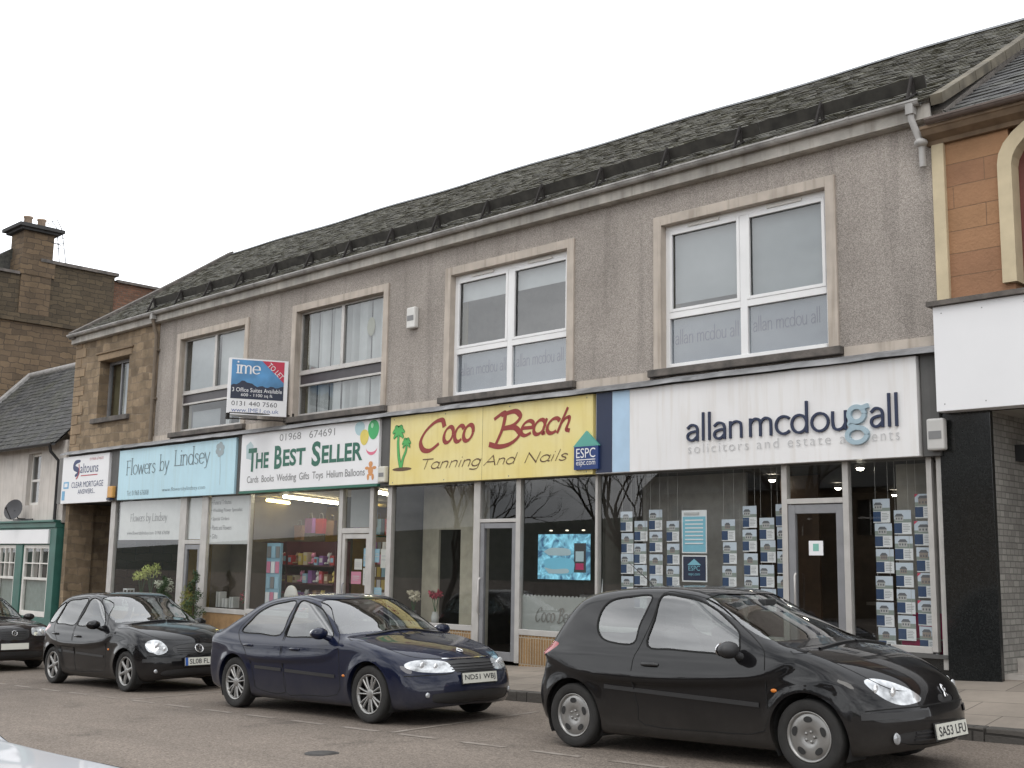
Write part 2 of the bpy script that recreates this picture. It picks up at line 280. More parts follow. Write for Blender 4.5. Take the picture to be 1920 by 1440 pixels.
GL = {
 'a': (.84, [C_((.1,.82),(.3,1),(.55,.94),(.66,.7),(.66,.35),(.66,0)), C_((.66,.58),(.38,.56),(.14,.44),(.09,.22),(.22,.03),(.45,.04),(.66,.26))]),
 'l': (.36, [[(.16,0),(.16,1.72)]]), 'i': (.36, [[(.16,0),(.16,1)], [(.16,1.36),(.16,1.46)]]),
 'n': (.9, [[(.14,0),(.14,1)], C_((.14,.7),(.28,.92),(.5,1),(.7,.88),(.74,.6),(.74,0))]),
 'm': (1.42, [[(.14,0),(.14,1)], C_((.14,.7),(.27,.92),(.46,1),(.64,.88),(.68,.6),(.68,0)), C_((.68,.7),(.82,.92),(1.0,1),(1.2,.88),(1.24,.6),(1.24,0))]),
 'c': (.82, [E_(.5,.5,.4,.5,48,312)]), 'o': (1.0, [E_(.5,.5,.41,.5)]),
 'd': (1.02, [E_(.48,.5,.38,.5), [(.86,0),(.86,1.72)]]), 'b': (1.02, [E_(.52,.5,.38,.5), [(.14,0),(.14,1.72)]]),
 'u': (.9, [C_((.13,1),(.13,.4),(.2,.1),(.4,0),(.62,.1),(.75,.36)), [(.75,1),(.75,0)]]),
 'g': (.86, [E_(.42,.62,.3,.36), E_(.42,-.38,.38,.36), C_((.22,.32),(.14,.16),(.3,.04),(.5,-.04)), [(.62,.9),(.82,.98)]]),
 'e': (.9, [[(.1,.52),(.86,.52)], C_((.86,.52),(.8,.84),(.5,1),(.2,.86),(.09,.5),(.2,.13),(.5,0),(.82,.14))]),
 'r': (.6, [[(.14,0),(.14,1)], C_((.14,.66),(.28,.92),(.54,.99))]), 's': (.7, [C_((.6,.86),(.36,1),(.13,.8),(.3,.56),(.5,.44),(.6,.22),(.36,0),(.08,.14))]),
 'w': (1.26, [[(.05,1),(.34,0)], [(.34,0),(.62,.9)], [(.62,.9),(.9,0)], [(.9,0),(1.2,1)]]), 'y': (.84, [[(.06,1),(.42,.02)], C_((.78,1),(.42,.02),(.28,-.4),(.04,-.46))]),
 'h': (.9, [[(.14,0),(.14,1.72)], C_((.14,.7),(.28,.92),(.5,1),(.7,.88),(.74,.6),(.74,0))]),
 'T': (1.1, [[(.02,1.5),(1.08,1.5)], [(.55,1.5),(.55,0)]]), 'A': (1.3, [[(.04,0),(.66,1.55)], [(.66,1.55),(1.22,0)], [(.3,.55),(1.0,.55)]]),
 'N': (1.34, [[(.16,0),(.16,1.5)], [(.16,1.5),(1.12,0)], [(1.12,0),(1.12,1.56)]]), 'F': (.95, [[(.16,0),(.16,1.5)], [(.16,1.5),(.9,1.5)], [(.16,.78),(.76,.78)]]),
 'L': (.95, [[(.16,1.5),(.16,0)], [(.16,0),(.9,0)]]), 'C': (1.25, [C_((1.16,1.3),(1.02,1.6),(.66,1.5),(.28,1.05),(.12,.5),(.3,.06),(.66,-.02),(1.02,.3))]),
 'B': (1.15, [C_((.02,1.34),(.3,1.58),(.42,1.5),(.4,.8),(.22,0)), C_((.3,1.5),(.8,1.62),(1.04,1.3),(.8,.92),(.42,.82)), C_((.42,.82),(.9,.8),(1.12,.42),(.84,.04),(.4,-.08),(.0,.06))]),
 'S': (.95, [C_((.84,1.3),(.5,1.5),(.16,1.2),(.4,.82),(.7,.6),(.84,.3),(.46,0),(.08,.2))]),
 'V': (1.0, [[(.04,1.5),(.5,0)], [(.5,0),(.96,1.5)]]), 'W': (1.5, [[(.04,1.5),(.4,0)], [(.4,0),(.75,1.1)], [(.75,1.1),(1.1,0)], [(1.1,0),(1.46,1.5)]]),
}
GI = dict(GL); GI.update({'a': (.92, [E_(.44,.5,.36,.5), C_((.8,1),(.78,.5),(.8,.08),(.94,.06))]), 'g': (.92, [E_(.44,.5,.36,.5), C_((.8,1),(.8,.2),(.74,-.36),(.4,-.5),(.06,-.4))]),
 'C': GL['C'], 'h': (.9, [C_((.1,0),(.2,.9),(.3,1.62)), C_((.14,.5),(.34,.9),(.58,.98),(.66,.7),(.64,.2),(.84,.08))])})
def script(text, pl, fit, mat, parent, w=.16, t=.1, ang=35, slant=0, serif=False, italic=False, name='lettering', d=.004, colors=None, thick=0, only=None, local=False, track=0):
    G_ = GI if italic else GL; x = 0; strokes = []
    for ci, ch in enumerate(text):
        if ch == ' ': x += .55; continue
        adv, ss = G_[ch]
        for s_ in ss:
            strokes.append((ci, [(x+px+slant*py, py) for px, py in s_]))
            if serif:
                for a, b in ((s_[0], s_[1]), (s_[-1], s_[-2])):
                    if abs(a[0]-b[0]) < .04 and abs(a[1]-b[1]) > .15 and (abs(a[1]) < .05 or a[1] > .9): strokes.append((ci, [(x+a[0]-.15, a[1]), (x+a[0]+.15, a[1])]))
        x += adv+track
    P = np.array([p for _, s_ in strokes for p in s_]); lo, hi = P.min(0), P.max(0)
    x0, y0, x1, y1 = fit; sx = (x1-x0)/(hi[0]-lo[0]); sy = (y1-y0)/(hi[1]-lo[1])
    e1 = np.array([math.cos(R(ang)), math.sin(R(ang))]); e2 = np.array([-e1[1], e1[0]]); m = MB(); k = 0
    for ci, s_ in strokes:
        if only and not only(ci): continue
        q = [np.array([x0+(p[0]-lo[0])*sx, y0+(p[1]-lo[1])*sy]) for p in s_]; k += 1; dd = d+.0006*(k % 7); n = len(q)
        Lf = []; Rt = []
        for i in range(n):
            tg = q[min(i+1, n-1)]-q[max(i-1, 0)]; tg = tg/(np.linalg.norm(tg)+1e-9); nn = np.array([-tg[1], tg[0]])
            h = math.hypot(w/2*abs(nn@e1), t/2*abs(nn@e2))*sy*1.0
            closed = n > 8 and np.linalg.norm(q[0]-q[-1]) < 1e-4
            ext = tg*0 if closed else tg*(-h*.6 if i == 0 else h*.6 if i == n-1 else 0)
            Lf.append(q[i]+nn*h+ext); Rt.append(q[i]-nn*h+ext)
        vs = [pl.p(a[0], a[1], dd+thick) for a in Rt]+[pl.p(a[0], a[1], dd+thick) for a in Lf]
        fs = [(i, i+1, n+i+1, n+i) for i in range(n-1)]
        if thick:
            vs += [pl.p(a[0], a[1], 0) for a in Rt]+[pl.p(a[0], a[1], 0) for a in Lf]
            fs += [(2*n+i, 2*n+i+1, i+1, i) for i in range(n-1)]+[(n+i, n+i+1, 3*n+i+1, 3*n+i) for i in range(n-1)]+[(0, n, 3*n, 2*n), (n-1, 3*n-1, 4*n-1, 2*n-1)]
        m.add(vs, fs)
    return m.build(name, mat, parent, local=local)
def shape(pl, pts, mat, parent, name, d=.004, local=False, thick=.0):
    m = MB(); n = len(pts)
    m.add([pl.p(x, y, d) for x, y in pts], [list(range(n))])
    return m.build(name, mat, parent, local=local)
# =================================================================== the setting
def RZ(x): return .124+.0305*max(-60, min(20, x))           # road height
def KZ(x): return RZ(x)+.13
def PZ(x): return max(.635+.05*x, KZ(x)+.08)                # pavement at the building line
def grid(name, xs, ys, zf, mat, kind='structure'):
    m = MB(); n = len(ys)
    m.add([(x, y, zf(x, y)) for x in xs for y in ys], [(i*n+j, (i+1)*n+j, (i+1)*n+j+1, i*n+j+1) for i in range(len(xs)-1) for j in range(n-1)], sm=True)
    o = m.build(name, mat); o['kind'] = kind; return o
grid('road', [-900, -60]+[-55+5*i for i in range(15)]+[20, 900], [-900, -60, -30, -20, -14, -10, -8, -6, -4, -2.4, 0, 10, 60, 900], lambda x, y: RZ(x), m_asph)
xs = [-60+2*i for i in range(33)]
grid('pavement', xs, [-2.25, -1.5, -.75, 0, .12], lambda x, y: KZ(x)+(PZ(x)-KZ(x))*(y+2.25)/2.25, m_pave)
k = MB()
for i in range(70):                                       # kerb stones about 0.9 m long
    x0, x1 = -58+.9*i, -58+.9*(i+1)-.006; dz = random.uniform(-.006, .006)
    k.add([(x0,-2.4,RZ(x0)-.1),(x1,-2.4,RZ(x1)-.1),(x1,-2.25,RZ(x1)-.1),(x0,-2.25,RZ(x0)-.1),(x0,-2.395+dz,KZ(x0)+dz),(x1,-2.395+dz,KZ(x1)+dz),(x1,-2.25,KZ(x1)+dz+.003),(x0,-2.25,KZ(x0)+dz+.003)],
          [(0,1,5,4),(1,2,6,5),(3,0,4,7),(4,5,6,7)])
o = k.build('kerb', m_kerb, bevel=.012); o['kind'] = 'structure'
mk = MB()
def stripe(x0, y0, x1, y1, w=.09):
    n = max(1, int(math.hypot(x1-x0, y1-y0)/.5)); dx, dy = x1-x0, y1-y0; L_ = math.hypot(dx, dy); ox, oy = -dy/L_*w/2, dx/L_*w/2
    for i in range(n):
        a, b = i/n, (i+1)/n; q = []
        for t, s_ in ((a,1),(a,-1),(b,-1),(b,1)): x, y = x0+dx*t+ox*s_, y0+dy*t+oy*s_; q.append((x, y, RZ(x)+.004))
        mk.quad(*q)
for i in range(24): stripe(-21.0+.95*i, -5.78, -21.0+.95*i+.6, -5.78, .08)
for x in (-22.4, -15.4, -9.75, -3.4): stripe(x, -5.75, x-.3, -3.2, .08)
t_ = empty('utility_cover', (-9.0, -7.2, RZ(-9.0)), 'small dark iron utility cover set in the road in front of the navy saloon', 'utility cover'); m = MB(); m.lathe([(.001,.008),(.13,.008),(.13,.004),(.16,.004),(.16,.0)], (-9.0,-7.2,RZ(-9.0)), 24); m.build('lid', pm('cast_iron', (.05,.046,.043), .7, vs=20, var=.3), t_)
o = mk.build('bay_markings', m_line); o['kind'] = 'structure'
m_hill = pm('far_hillside', (.05, .055, .035), .95, vs=.02, var=.3)
grid('hill', [-700+50*i for i in range(29)], [-700, -420, -300, -230, -170, -140], lambda x, y: -2+max(0, (-y-140)/90)*(4.5+1.8*math.sin(x*.011)+1.2*math.sin(x*.037+1)), m_hill)
# =================================================================== main building
B = empty('office_building', (-18.3, 0, -.25), 'long two-storey grey roughcast building with mossy slate roof above a row of shops', 'building')
WX = [(-25.03, -21.94), (-20.28, -17.10), (-15.48, -12.35), (-10.72, -7.63)]; ZB, ZT = 4.52, 6.9
def wall_open(m, x0, x1, y0, y1, z0, z1, ops):
    x = x0
    for a, b, c, d in sorted(ops):
        m.box(x, a, y0, y1, z0, z1); 
        if c > z0: m.box(a, b, y0, y1, z0, c)
        if d < z1: m.box(a, b, y0, y1, d, z1)
        x = b
    m.box(x, x1, y0, y1, z0, z1)
m = MB(); wall_open(m, -25.93, -6.1, 0, .3, 4.36, 7.42, [(a+.12, b-.12, ZB, ZT-.12) for a, b in WX]); m.build('roughcast_wall', m_wall, B)
m = MB(); wall_open(m, -30.42, -25.935, -.012, .45, 4.3, 7.42, [(-29.0, -27.4, 5.16, 6.68)]); m.box(-30.42, -30.3, .45, 9.4, 2.99, 7.42); m.build('stone_wall', m_stone, B)
m = MB()
for i in range(12): # quoins round stone corner
    m.box(-30.44, -30.1 if i % 2 else -29.85, -.03, .2, 4.3+i*.26, 4.3+i*.26+.25)
m.build('corner_stones', m_quoin, B, bevel=.01)
m = MB(); m.box(-29.12, -27.28, -.03, .3, 6.685, 6.86); m.box(-29.2,-27.2,-.07,.0,6.862,6.91); m.build('stone_lintel', m_quoin, B, bevel=.012)
m = MB(); m.box(-29.2, -27.2, -.10, .3, 5.03, 5.155); m.build('window_sill', m_sill, B, bevel=.01)
# stone part window
wn = MB(); wn.box(-29.0, -28.92, .26, .33, 5.16, 6.68); wn.box(-27.48, -27.4, .26, .33, 5.16, 6.68); wn.box(-28.92, -27.48, .26, .33, 6.6, 6.68); wn.box(-28.92,-27.48,.26,.33,5.16,5.24); wn.box(-28.35,-28.29,.265,.325,5.24,6.6)
w = wn.build('window', m_alud, B); MB().quad((-28.92,.3,5.24),(-27.48,.3,5.24),(-27.48,.3,6.6),(-28.92,.3,6.6)).build('pane', m_glassu, w); MB().box(-28.25,-27.48,.36,.37,5.2,6.62).build('blind', m_blindl, w)
MB().box(-29.0,-28.25,.42,.43,5.16,6.68).build('curtain', pm('ochre_curtain', (.20,.17,.09), .9), w)
# back, gables
m = MB(); m.box(-27.8, -6.1, 9.1, 9.4, -.9, 7.4); m.box(-30.42, -27.8, 9.1, 9.4, 2.99, 7.4); m.box(-6.4, -6.1, .3, 9.1, 4.4, 7.4)
for X_ in (-30.42, -6.4):
    m.prism([(0,7.4),(9.3,7.4),(4.6,10.4)], 'x', X_, X_+.3)
m.build('gable_wall', m_wall, B)
# upper floor inside: dark room with floor and ceiling
m = MB(); m.quad((-25.9,2.4,4.4),(-6.4,2.4,4.4),(-6.4,2.4,7.4),(-25.9,2.4,7.4)); m.quad((-25.9,.3,4.45),(-6.4,.3,4.45),(-6.4,2.4,4.45),(-25.9,2.4,4.45)); m.quad((-25.9,.3,7.35),(-6.4,.3,7.35),(-6.4,2.4,7.35),(-25.9,2.4,7.35))
for x in (-25.9,-21.1,-16.3,-11.5,-6.45): m.quad((x,.3,4.45),(x,2.4,4.45),(x,2.4,7.35),(x,.3,7.35))
m.build('upstairs_room', pm('dim_office_wall', (.24,.235,.23), .9), B)
for i, (a, b) in enumerate(WX):
    m = MB(); t = .15   # surround: two jambs and a head
    m.box(a, a+t, -.035, .17, ZB, ZT); m.box(b-t, b, -.035, .17, ZB, ZT); m.box(a+t, b-t, -.0352, .1702, ZT-t, ZT)
    sr = m.build('window_surround', m_band, B, bevel=.008)
    m = MB(); m.box(a-.06, b+.06, -.11, .2, ZB-.115, ZB-.002); m.build('window_sill', m_sill, sr, bevel=.012)
    x0, x1, z0, z1 = a+t, b-t, ZB, ZT-t; xm = (x0+x1)/2
    if i >= 2:
        zt = z0+.37*(z1-z0)
        m = MB(); y0, y1 = .09, .16
        m.box(x0, x0+.075, y0, y1, z0, z1); m.box(x1-.075, x1, y0, y1, z0, z1); m.box(x0+.075, x1-.075, y0+.001, y1-.001, z1-.09, z1); m.box(x0+.075, x1-.075, y0-.015, y1, z0, z0+.085)
        m.box(xm-.06, xm+.06, y0-.002, y1, z0+.085, z1-.09); m.box(x0+.075, xm-.06, y0-.004, y1-.002, zt-.05, zt+.05); m.box(xm+.06, x1-.075, y0-.004, y1-.002, zt-.05, zt+.05)
        for u, v in ((x0+.075, xm-.06), (xm+.06, x1-.075)):   # opening sashes
            m.box(u, u+.05, y0-.012, y0+.03, zt+.05, z1-.09); m.box(v-.05, v, y0-.012, y0+.03, zt+.05, z1-.09); m.box(u+.05, v-.05, y0-.011, y0+.03, zt+.05, zt+.1); m.box(u+.05, v-.05, y0-.011, y0+.03, z1-.15, z1-.09)
        fr = m.build('window', m_upvc, B, bevel=.006)
        for u, v in ((x0+.075, xm-.06), (xm+.06, x1-.075)): c = (u+v)/2; MB().box(c-.28, c+.28, y0-.02, y0+.0, z1-.075, z1-.03).build('trickle_vent', m_wood, fr)
        for u, v, w_ in ((x0+.12, xm-.1, 0), (xm+.1, x1-.12, 1)):
            MB().quad((u, .125, zt+.08), (v, .125, zt+.08), (v, .125, z1-.12), (u, .125, z1-.12)).build('pane', m_glassu, fr)
            MB().quad((u-.04, .13, z0+.06), (v+.04, .13, z0+.06), (v+.04, .13, zt-.03), (u-.04, .13, zt-.03)).build('pane', m_glassu, fr)
            MB().box(u-.05, v+.05, .15, .155, z0+.05, zt-.02).build('frosted_film', m_frostu, fr)
            drop = {(2,0): .34, (2,1): .34, (3,0): .86, (3,1): 1.0}[(i, w_)]; zz = z1-(z1-zt)*drop
            MB().box(u-.02, v+.02, .2, .205, zz, z1).build('blind', m_blindl if drop < .5 else m_blind, fr)
            script('allan mcdou all', Plane((0, .148, 0)), (u+.02, zt-.42, v-.1, zt-.2) if w_ else (u+.02, zt-.44, v-.04, zt-.22), flat('film_lettering', (.10,.095,.16)) if 'film_lettering' not in MATS else MATS['film_lettering'], fr, w=.10, t=.10)
    else:
        zt = z0+.42*(z1-z0); zs = z0+.31*(z1-z0)
        m = MB(); y0, y1 = .11, .165
        m.box(x0, x0+.035, y0, y1, z0, z1); m.box(x1-.035, x1, y0, y1, z0, z1); m.box(x0+.035, x1-.035, y0, y1, z1-.04, z1); m.box(x0+.035, x1-.035, y0-.03, y1, z0, z0+.07)
        m.box(xm-.045, xm+.045, y0-.01, y1, zt, z1-.04); m.box(x0+.035, x1-.035, y0-.035, y1-.002, zt-.05, zt); m.box(x0+.035, x1-.035, y0-.02, y1-.002, zs-.045, zs); 
        for u, v in ((x0+.035, xm-.045), (xm+.045, x1-.035)): m.box(u, v, y0-.012, y0+.02, zt, zt+.05)
        fr = m.build('window', m_alu, B, bevel=.004)
        MB().box(x0+.036, x1-.036, y0+.01, y1-.01, zs, zt-.05).build('spandrel_panel', m_spand, fr)
        for u, v in ((x0+.04, xm-.045), (xm+.045, x1-.04)): MB().quad((u, .14, zt), (v, .14, zt), (v, .14, z1-.04), (u, .14, z1-.04)).build('pane', m_glassu, fr)
        MB().quad((x0+.04, .14, z0+.06), (x1-.04, .14, z0+.06), (x1-.04, .14, zs-.04), (x0+.04, .14, zs-.04)).build('pane', m_glassu, fr)
        if i == 0:
            MB().box(x0+.18, xm-.06, .2, .205, zt-.02, z1).build('blind', m_blindl, fr)
            m = MB()
            for q in range(11): x = xm+.08+q*.115; m.quad((x, .22, zt-.02), (x+.105, .25, zt-.02), (x+.105, .25, z1), (x, .22, z1))
            m.build('vertical_blind', m_vert, fr)
            MB().box(x0+.3, x0+1.5, .25, .26, z0+.05, zs-.2).build('blind', m_blind, fr); m = MB(); m.box(x0+1.75, x0+1.9, .25,.3,z0,zs); m.box(x0+2.3,x0+2.5,.25,.3,z0,zs); m.build('curtain', m_wood, fr)
        else:
            m = MB(); rr = random.Random(5)
            for q in range(30):
                x = x0+.22+q*.083; gap = rr.random(); an = rr.uniform(.25, 1.25); dx, dy = .078*math.cos(an), .078*math.sin(an)
                if gap < .12: continue
                m.quad((x, .2, z0+.05), (x+dx, .2+dy, z0+.05), (x+dx, .2+dy, z1), (x, .2, z1))
            m.build('vertical_blind', m_vert, fr)
            m = MB(); m.ell((x1-.62, .185, zt+.72), (.13, .012, .19), 8); m.build('paper_decoration', flat('straw_paper', (.45,.42,.30)), fr)
    m = MB(); m.box(x0-.02, x0+.12, .3, .32, z0, z1); m.build('curtain', pm('mustard_curtain', (.22,.19,.10), .9) if 'mustard_curtain' not in MATS else MATS['mustard_curtain'], fr)
# painted band under the roughcast, in stretches between the sills
m = MB(); xs_ = [-25.93]+[v for a, b in WX for v in (a-.07, b+.07)]+[-6.12]
for q in range(0, len(xs_), 2): MB().box(xs_[q], xs_[q+1], -.022, 0, 4.37, 4.50).build('base_band', m_band, B)
# lead flashing over the signs (sloped sheet with a drip)
m = MB(); n = 60; x0, x1 = -30.45, -6.15
prof = [(.0, 4.385), (-.10, 4.36), (-.26, 4.295), (-.285, 4.25), (-.275, 4.25)]
vs = []; fs = []
for q in range(n+1):
    x = x0+(x1-x0)*q/n; w1 = RNG.uniform(-.008, .008); w2 = RNG.uniform(-.012, .012)
    vs += [(x, yy+(w2 if j in (2,3,4) else 0), zz+(w1 if j > 0 else 0)) for j, (yy, zz) in enumerate(prof)]
fs = [(q*5+j, q*5+j+1, q*5+j+6, q*5+j+5) for q in range(n) for j in range(4)]
m.add(vs, fs); m.build('lead_flashing', m_lead, B)
m = MB(); m.box(-30.3, -6.24, -.08, .3, 2.985, 4.355); m.build('sign_backing', m_grey, B)
m = MB()
for a, b in ((-27.7, -27.28), (-21.92, -21.73), (-17.02, -16.72), (-6.46, -6.24)): MB().box(a, b, -.15, -.081, 2.98, 4.27).build('pilaster_cladding', m_dgrey, B, bevel=.005)
# ---- roof
def ridge(x): return 10.78-.30*(x+30.42)/24.3+.015*math.sin(x*1.3)
EY, EZ, RY = -.20, 7.52, 4.6
def roofp(x, t, lift=0): # t 0 at the eave, 1 at the ridge
    rz = ridge(x); sag = -.03*math.sin(math.pi*t); return (x, EY+(RY-EY)*t-lift*.55, EZ+(rz-EZ)*t+sag+lift*.83)
m = MB(); xs_ = np.linspace(-30.44, -6.05, 25); vs = [roofp(x, t, -.03) for x in xs_ for t in np.linspace(0, 1, 7)]
m.add(vs, [(i*7+j, (i+1)*7+j, (i+1)*7+j+1, i*7+j+1) for i in range(24) for j in range(6)])
vs = [(x, 9.6 if k_ else RY, EZ if k_ else ridge(x)-.03) for x in xs_ for k_ in (0, 1)]; m.add(vs, [(i*2, i*2+1, i*2+3, i*2+2) for i in range(24)])
roof = m.build('roof', pm('roof_deck', (.03,.03,.03), .9), B)
def slate_mat(name, c1, c2, moss, mamt, nsc=1.1):
    m_, t, b = nodes(name); l = t.links.new; b.inputs['Roughness'].default_value = .75; b.inputs['Specular IOR Level'].default_value = .35
    g = t.nodes.new('ShaderNodeNewGeometry'); r = t.nodes.new('ShaderNodeValToRGB'); r.color_ramp.elements[0].color = (*c1, 1); r.color_ramp.elements[1].color = (*c2, 1); l(g.outputs['Random Per Island'], r.inputs[0])
    c = t.nodes.new('ShaderNodeTexCoord'); n = t.nodes.new('ShaderNodeTexNoise'); n.inputs['Scale'].default_value = nsc; n.inputs['Detail'].default_value = 9; n.inputs['Roughness'].default_value = .68; l(c.outputs['Object'], n.inputs['Vector'])
    r2 = t.nodes.new('ShaderNodeValToRGB'); r2.color_ramp.elements[0].position = .5-mamt*.5; r2.color_ramp.elements[1].position = .78-mamt*.3; r2.color_ramp.elements[0].color = (0,0,0,1); l(n.outputs['Fac'], r2.inputs[0])
    mx = t.nodes.new('ShaderNodeMix'); mx.data_type = 'RGBA'; mx.inputs[7].default_value = (*moss, 1); l(r2.outputs[0], mx.inputs[0]); l(r.outputs[0], mx.inputs[6])
    n2 = t.nodes.new('ShaderNodeTexNoise'); n2.inputs['Scale'].default_value = 9; n2.inputs['Detail'].default_value = 6; l(c.outputs['Object'], n2.inputs['Vector'])
    r3 = t.nodes.new('ShaderNodeValToRGB'); r3.color_ramp.elements[0].position = .3; r3.color_ramp.elements[1].position = .7; r3.color_ramp.elements[0].color = (.5,.5,.5,1); r3.color_ramp.elements[1].color = (1.2,1.2,1.15,1); l(n2.outputs['Fac'], r3.inputs[0])
    m2_ = t.nodes.new('ShaderNodeMix'); m2_.data_type = 'RGBA'; m2_.blend_type = 'MULTIPLY'; m2_.inputs[0].default_value = 1; l(mx.outputs[2], m2_.inputs[6]); l(r3.outputs[0], m2_.inputs[7]); l(m2_.outputs[2], b.inputs['Base Color'])
    bp = t.nodes.new('ShaderNodeBump'); bp.inputs['Strength'].default_value = .5; bp.inputs['Distance'].default_value = .02; l(n2.outputs['Fac'], bp.inputs['Height']); l(bp.outputs[0], b.inputs['Normal'])
    return m_
m_slate = slate_mat('mossy_slate', (.042,.039,.035), (.086,.078,.067), (.088,.083,.056), .40, 3.2)
m_slate2 = slate_mat('clean_slate', (.052,.052,.054), (.095,.093,.095), (.08,.08,.06), .12)
def slates(m, x0, x1, pf, rows, wmin, wmax, rr, clip=None):
    for r in range(rows):
        x = x0-rr.uniform(0, wmax)
        while x < x1:
            w_ = rr.uniform(wmin, wmax); a, b = max(x, x0), min(x+w_-.006, x1); x += w_
            if b-a < .03: continue
            t0, t1 = r/rows, min(1.0, (r+1.25)/rows); l0, l1 = .024+rr.uniform(-.005, .006), .006+rr.uniform(0, .004); dt = rr.uniform(-.06, .06)/rows; tl = rr.uniform(-.006, .006)
            if clip and not clip((a+b)/2, t0): continue
            p = [pf(a, max(0, t0+dt), l0+tl), pf(b, max(0, t0+dt), l0-tl), pf(b, t1, l1), pf(a, t1, l1), pf(a, max(0, t0+dt), l0-.016+tl), pf(b, max(0, t0+dt), l0-.016-tl)]
            m.add(p, [(0,1,2,3), (4,5,1,0), (0,3,4), (1,5,2)])
m = MB(); slates(m, -30.3, -6.12, roofp, 36, .17, .28, random.Random(3)); m.build('slates', m_slate, roof)
m = MB()
for q in range(54):
    x = -30.4+q*.45; m.add([(x, RY-.16, ridge(x)-.06), (x, RY, ridge(x)+.05), (x, RY+.16, ridge(x)-.06), (x+.445, RY-.16, ridge(x+.445)-.06), (x+.445, RY, ridge(x+.445)+.05), (x+.445, RY+.16, ridge(x+.445)-.06)], [(0,3,4,1),(1,4,5,2),(0,1,2),(3,5,4)])
m.build('ridge_tiles', pm('ridge_zinc', (.12,.125,.13), .6, var=.25), roof)
def skew(m, X0, X1, up_=.1):
    n = 9
    for q in range(n):
        a, b = roofp(X0, q/n), roofp(X0, (q+1)/n-.003); c, d = roofp(X1, q/n), roofp(X1, (q+1)/n-.003)
        A = [a, c, d, b]; T_ = [(p[0], p[1]-.03, p[2]+up_) for p in A]; Bt = [(p[0], p[1], p[2]-.1) for p in A]
        m.add(Bt+T_, [(4,5,6,7), (0,1,5,4), (1,2,6,5), (2,3,7,6), (3,0,4,7)])
m = MB(); skew(m, -30.56, -30.26, .09); m.build('skew_coping', m_sill, roof)
m = MB(); skew(m, -6.16, -6.0, .03); m.build('skew_coping', pm('mossy_skew', (.15,.13,.095), .9, vs=3, var=.4), roof)
# gutter in 1.8 m lengths with joint collars, boxed eave under it
m = MB(); pr = [(math.cos(R(a)), math.sin(R(a))) for a in range(180, 361, 15)]
def halfpipe(m, xa, xb, y, z, r):
    vs = [(x, y+c*r, z+s_*r) for x in (xa, xb) for c, s_ in pr]; n = len(pr); m.add(vs, [(i+1, i, n+i, n+i+1) for i in range(n-1)], sm=True)
    m.box(xa, xb, y-r-.008, y-r+.006, z-.012, z+.014)
halfpipe(m, -30.55, -6.3, -.22, 7.525, .062)
for q in range(22): x = -30.2+q*1.09; halfpipe(m, x, x+.05, -.22, 7.527, .07)
m.build('gutter', m_gut, B)
m = MB(); m.box(-30.5, -6.2, -.15, -.12, 7.30, 7.555); m.box(-30.5, -6.2, -.12, .02, 7.29, 7.33); m.build('fascia_board', m_fasb, B)
m = MB(); m.tube([(-25.92,-.22,7.46),(-25.92,-.22,7.34),(-25.93,-.16,7.18),(-25.93,-.09,6.98),(-25.94,-.085,4.42)], .045); 
for z in (6.6, 5.4): m.box(-26.01,-25.87,-.10,0,z,z+.05)
m.build('downpipe', pm('brown_downpipe', (.17,.135,.10), .7), B)
m = MB(); m.box(-25.98,-25.86,-.28,-.16,7.36,7.5); m.build('rainwater_hopper', m_gut, B)
m = MB(); m.tube([(-6.42,-.22,7.48),(-6.42,-.22,7.3),(-6.38,-.16,7.12),(-6.34,-.12,6.98),(-6.34,-.1,6.68)], .045); m.box(-6.47,-6.37,-.28,-.17,7.36,7.5); m.ell((-6.34,-.14,6.99),(.085,.085,.055),8); m.build('downpipe', m_gut, B)
# snow boards standing on triangular brackets
sg = MB(); yb = .30
def rz_at(x, y): t = (y-EY)/(RY-EY); return EZ+(ridge(x)-EZ)*t
for q in range(8):
    xa, xb = -26.9+q*2.56, -26.9+(q+1)*2.56-.02; s_ = random.uniform(-.015, .015)
    za, zb = rz_at(xa, yb)+.075+s_, rz_at(xb, yb)+.075
    sg.add([(xa,yb,za),(xb,yb,zb),(xb,yb+.03,zb+.01),(xa,yb+.03,za+.01),(xa,yb-.06,za+.16),(xb,yb-.06,zb+.16),(xb,yb-.03,zb+.17),(xa,yb-.03,za+.17)], [(0,1,5,4),(3,2,1,0),(4,5,6,7),(2,3,7,6),(1,2,6,5),(0,4,7,3)])
sgo = sg.build('snow_board', pm('weathered_board', (.045,.042,.036), .9, vs=5, var=.35), B)
for q in range(17):
    x = -6.6-q*1.345
    if x < -27.5: continue
    z = rz_at(x, yb); m = MB(); zf = rz_at(x,yb-.24)+.02; m.prism([(yb-.26, zf), (yb-.21, zf), (yb-.065, z+.24), (yb-.10, z+.25)], 'x', x-.014, x+.014); m.prism([(yb-.05, z+.01), (yb-.005, z+.03), (yb-.068, z+.239), (yb-.085, z+.22)], 'x', x-.02, x+.02); m.prism([(yb-.28, zf-.012), (yb+.02, z+.04), (yb+.02, z+.055), (yb-.28, zf+.004)], 'x', x-.035, x+.035); m.build('bracket', m_iron, sgo)
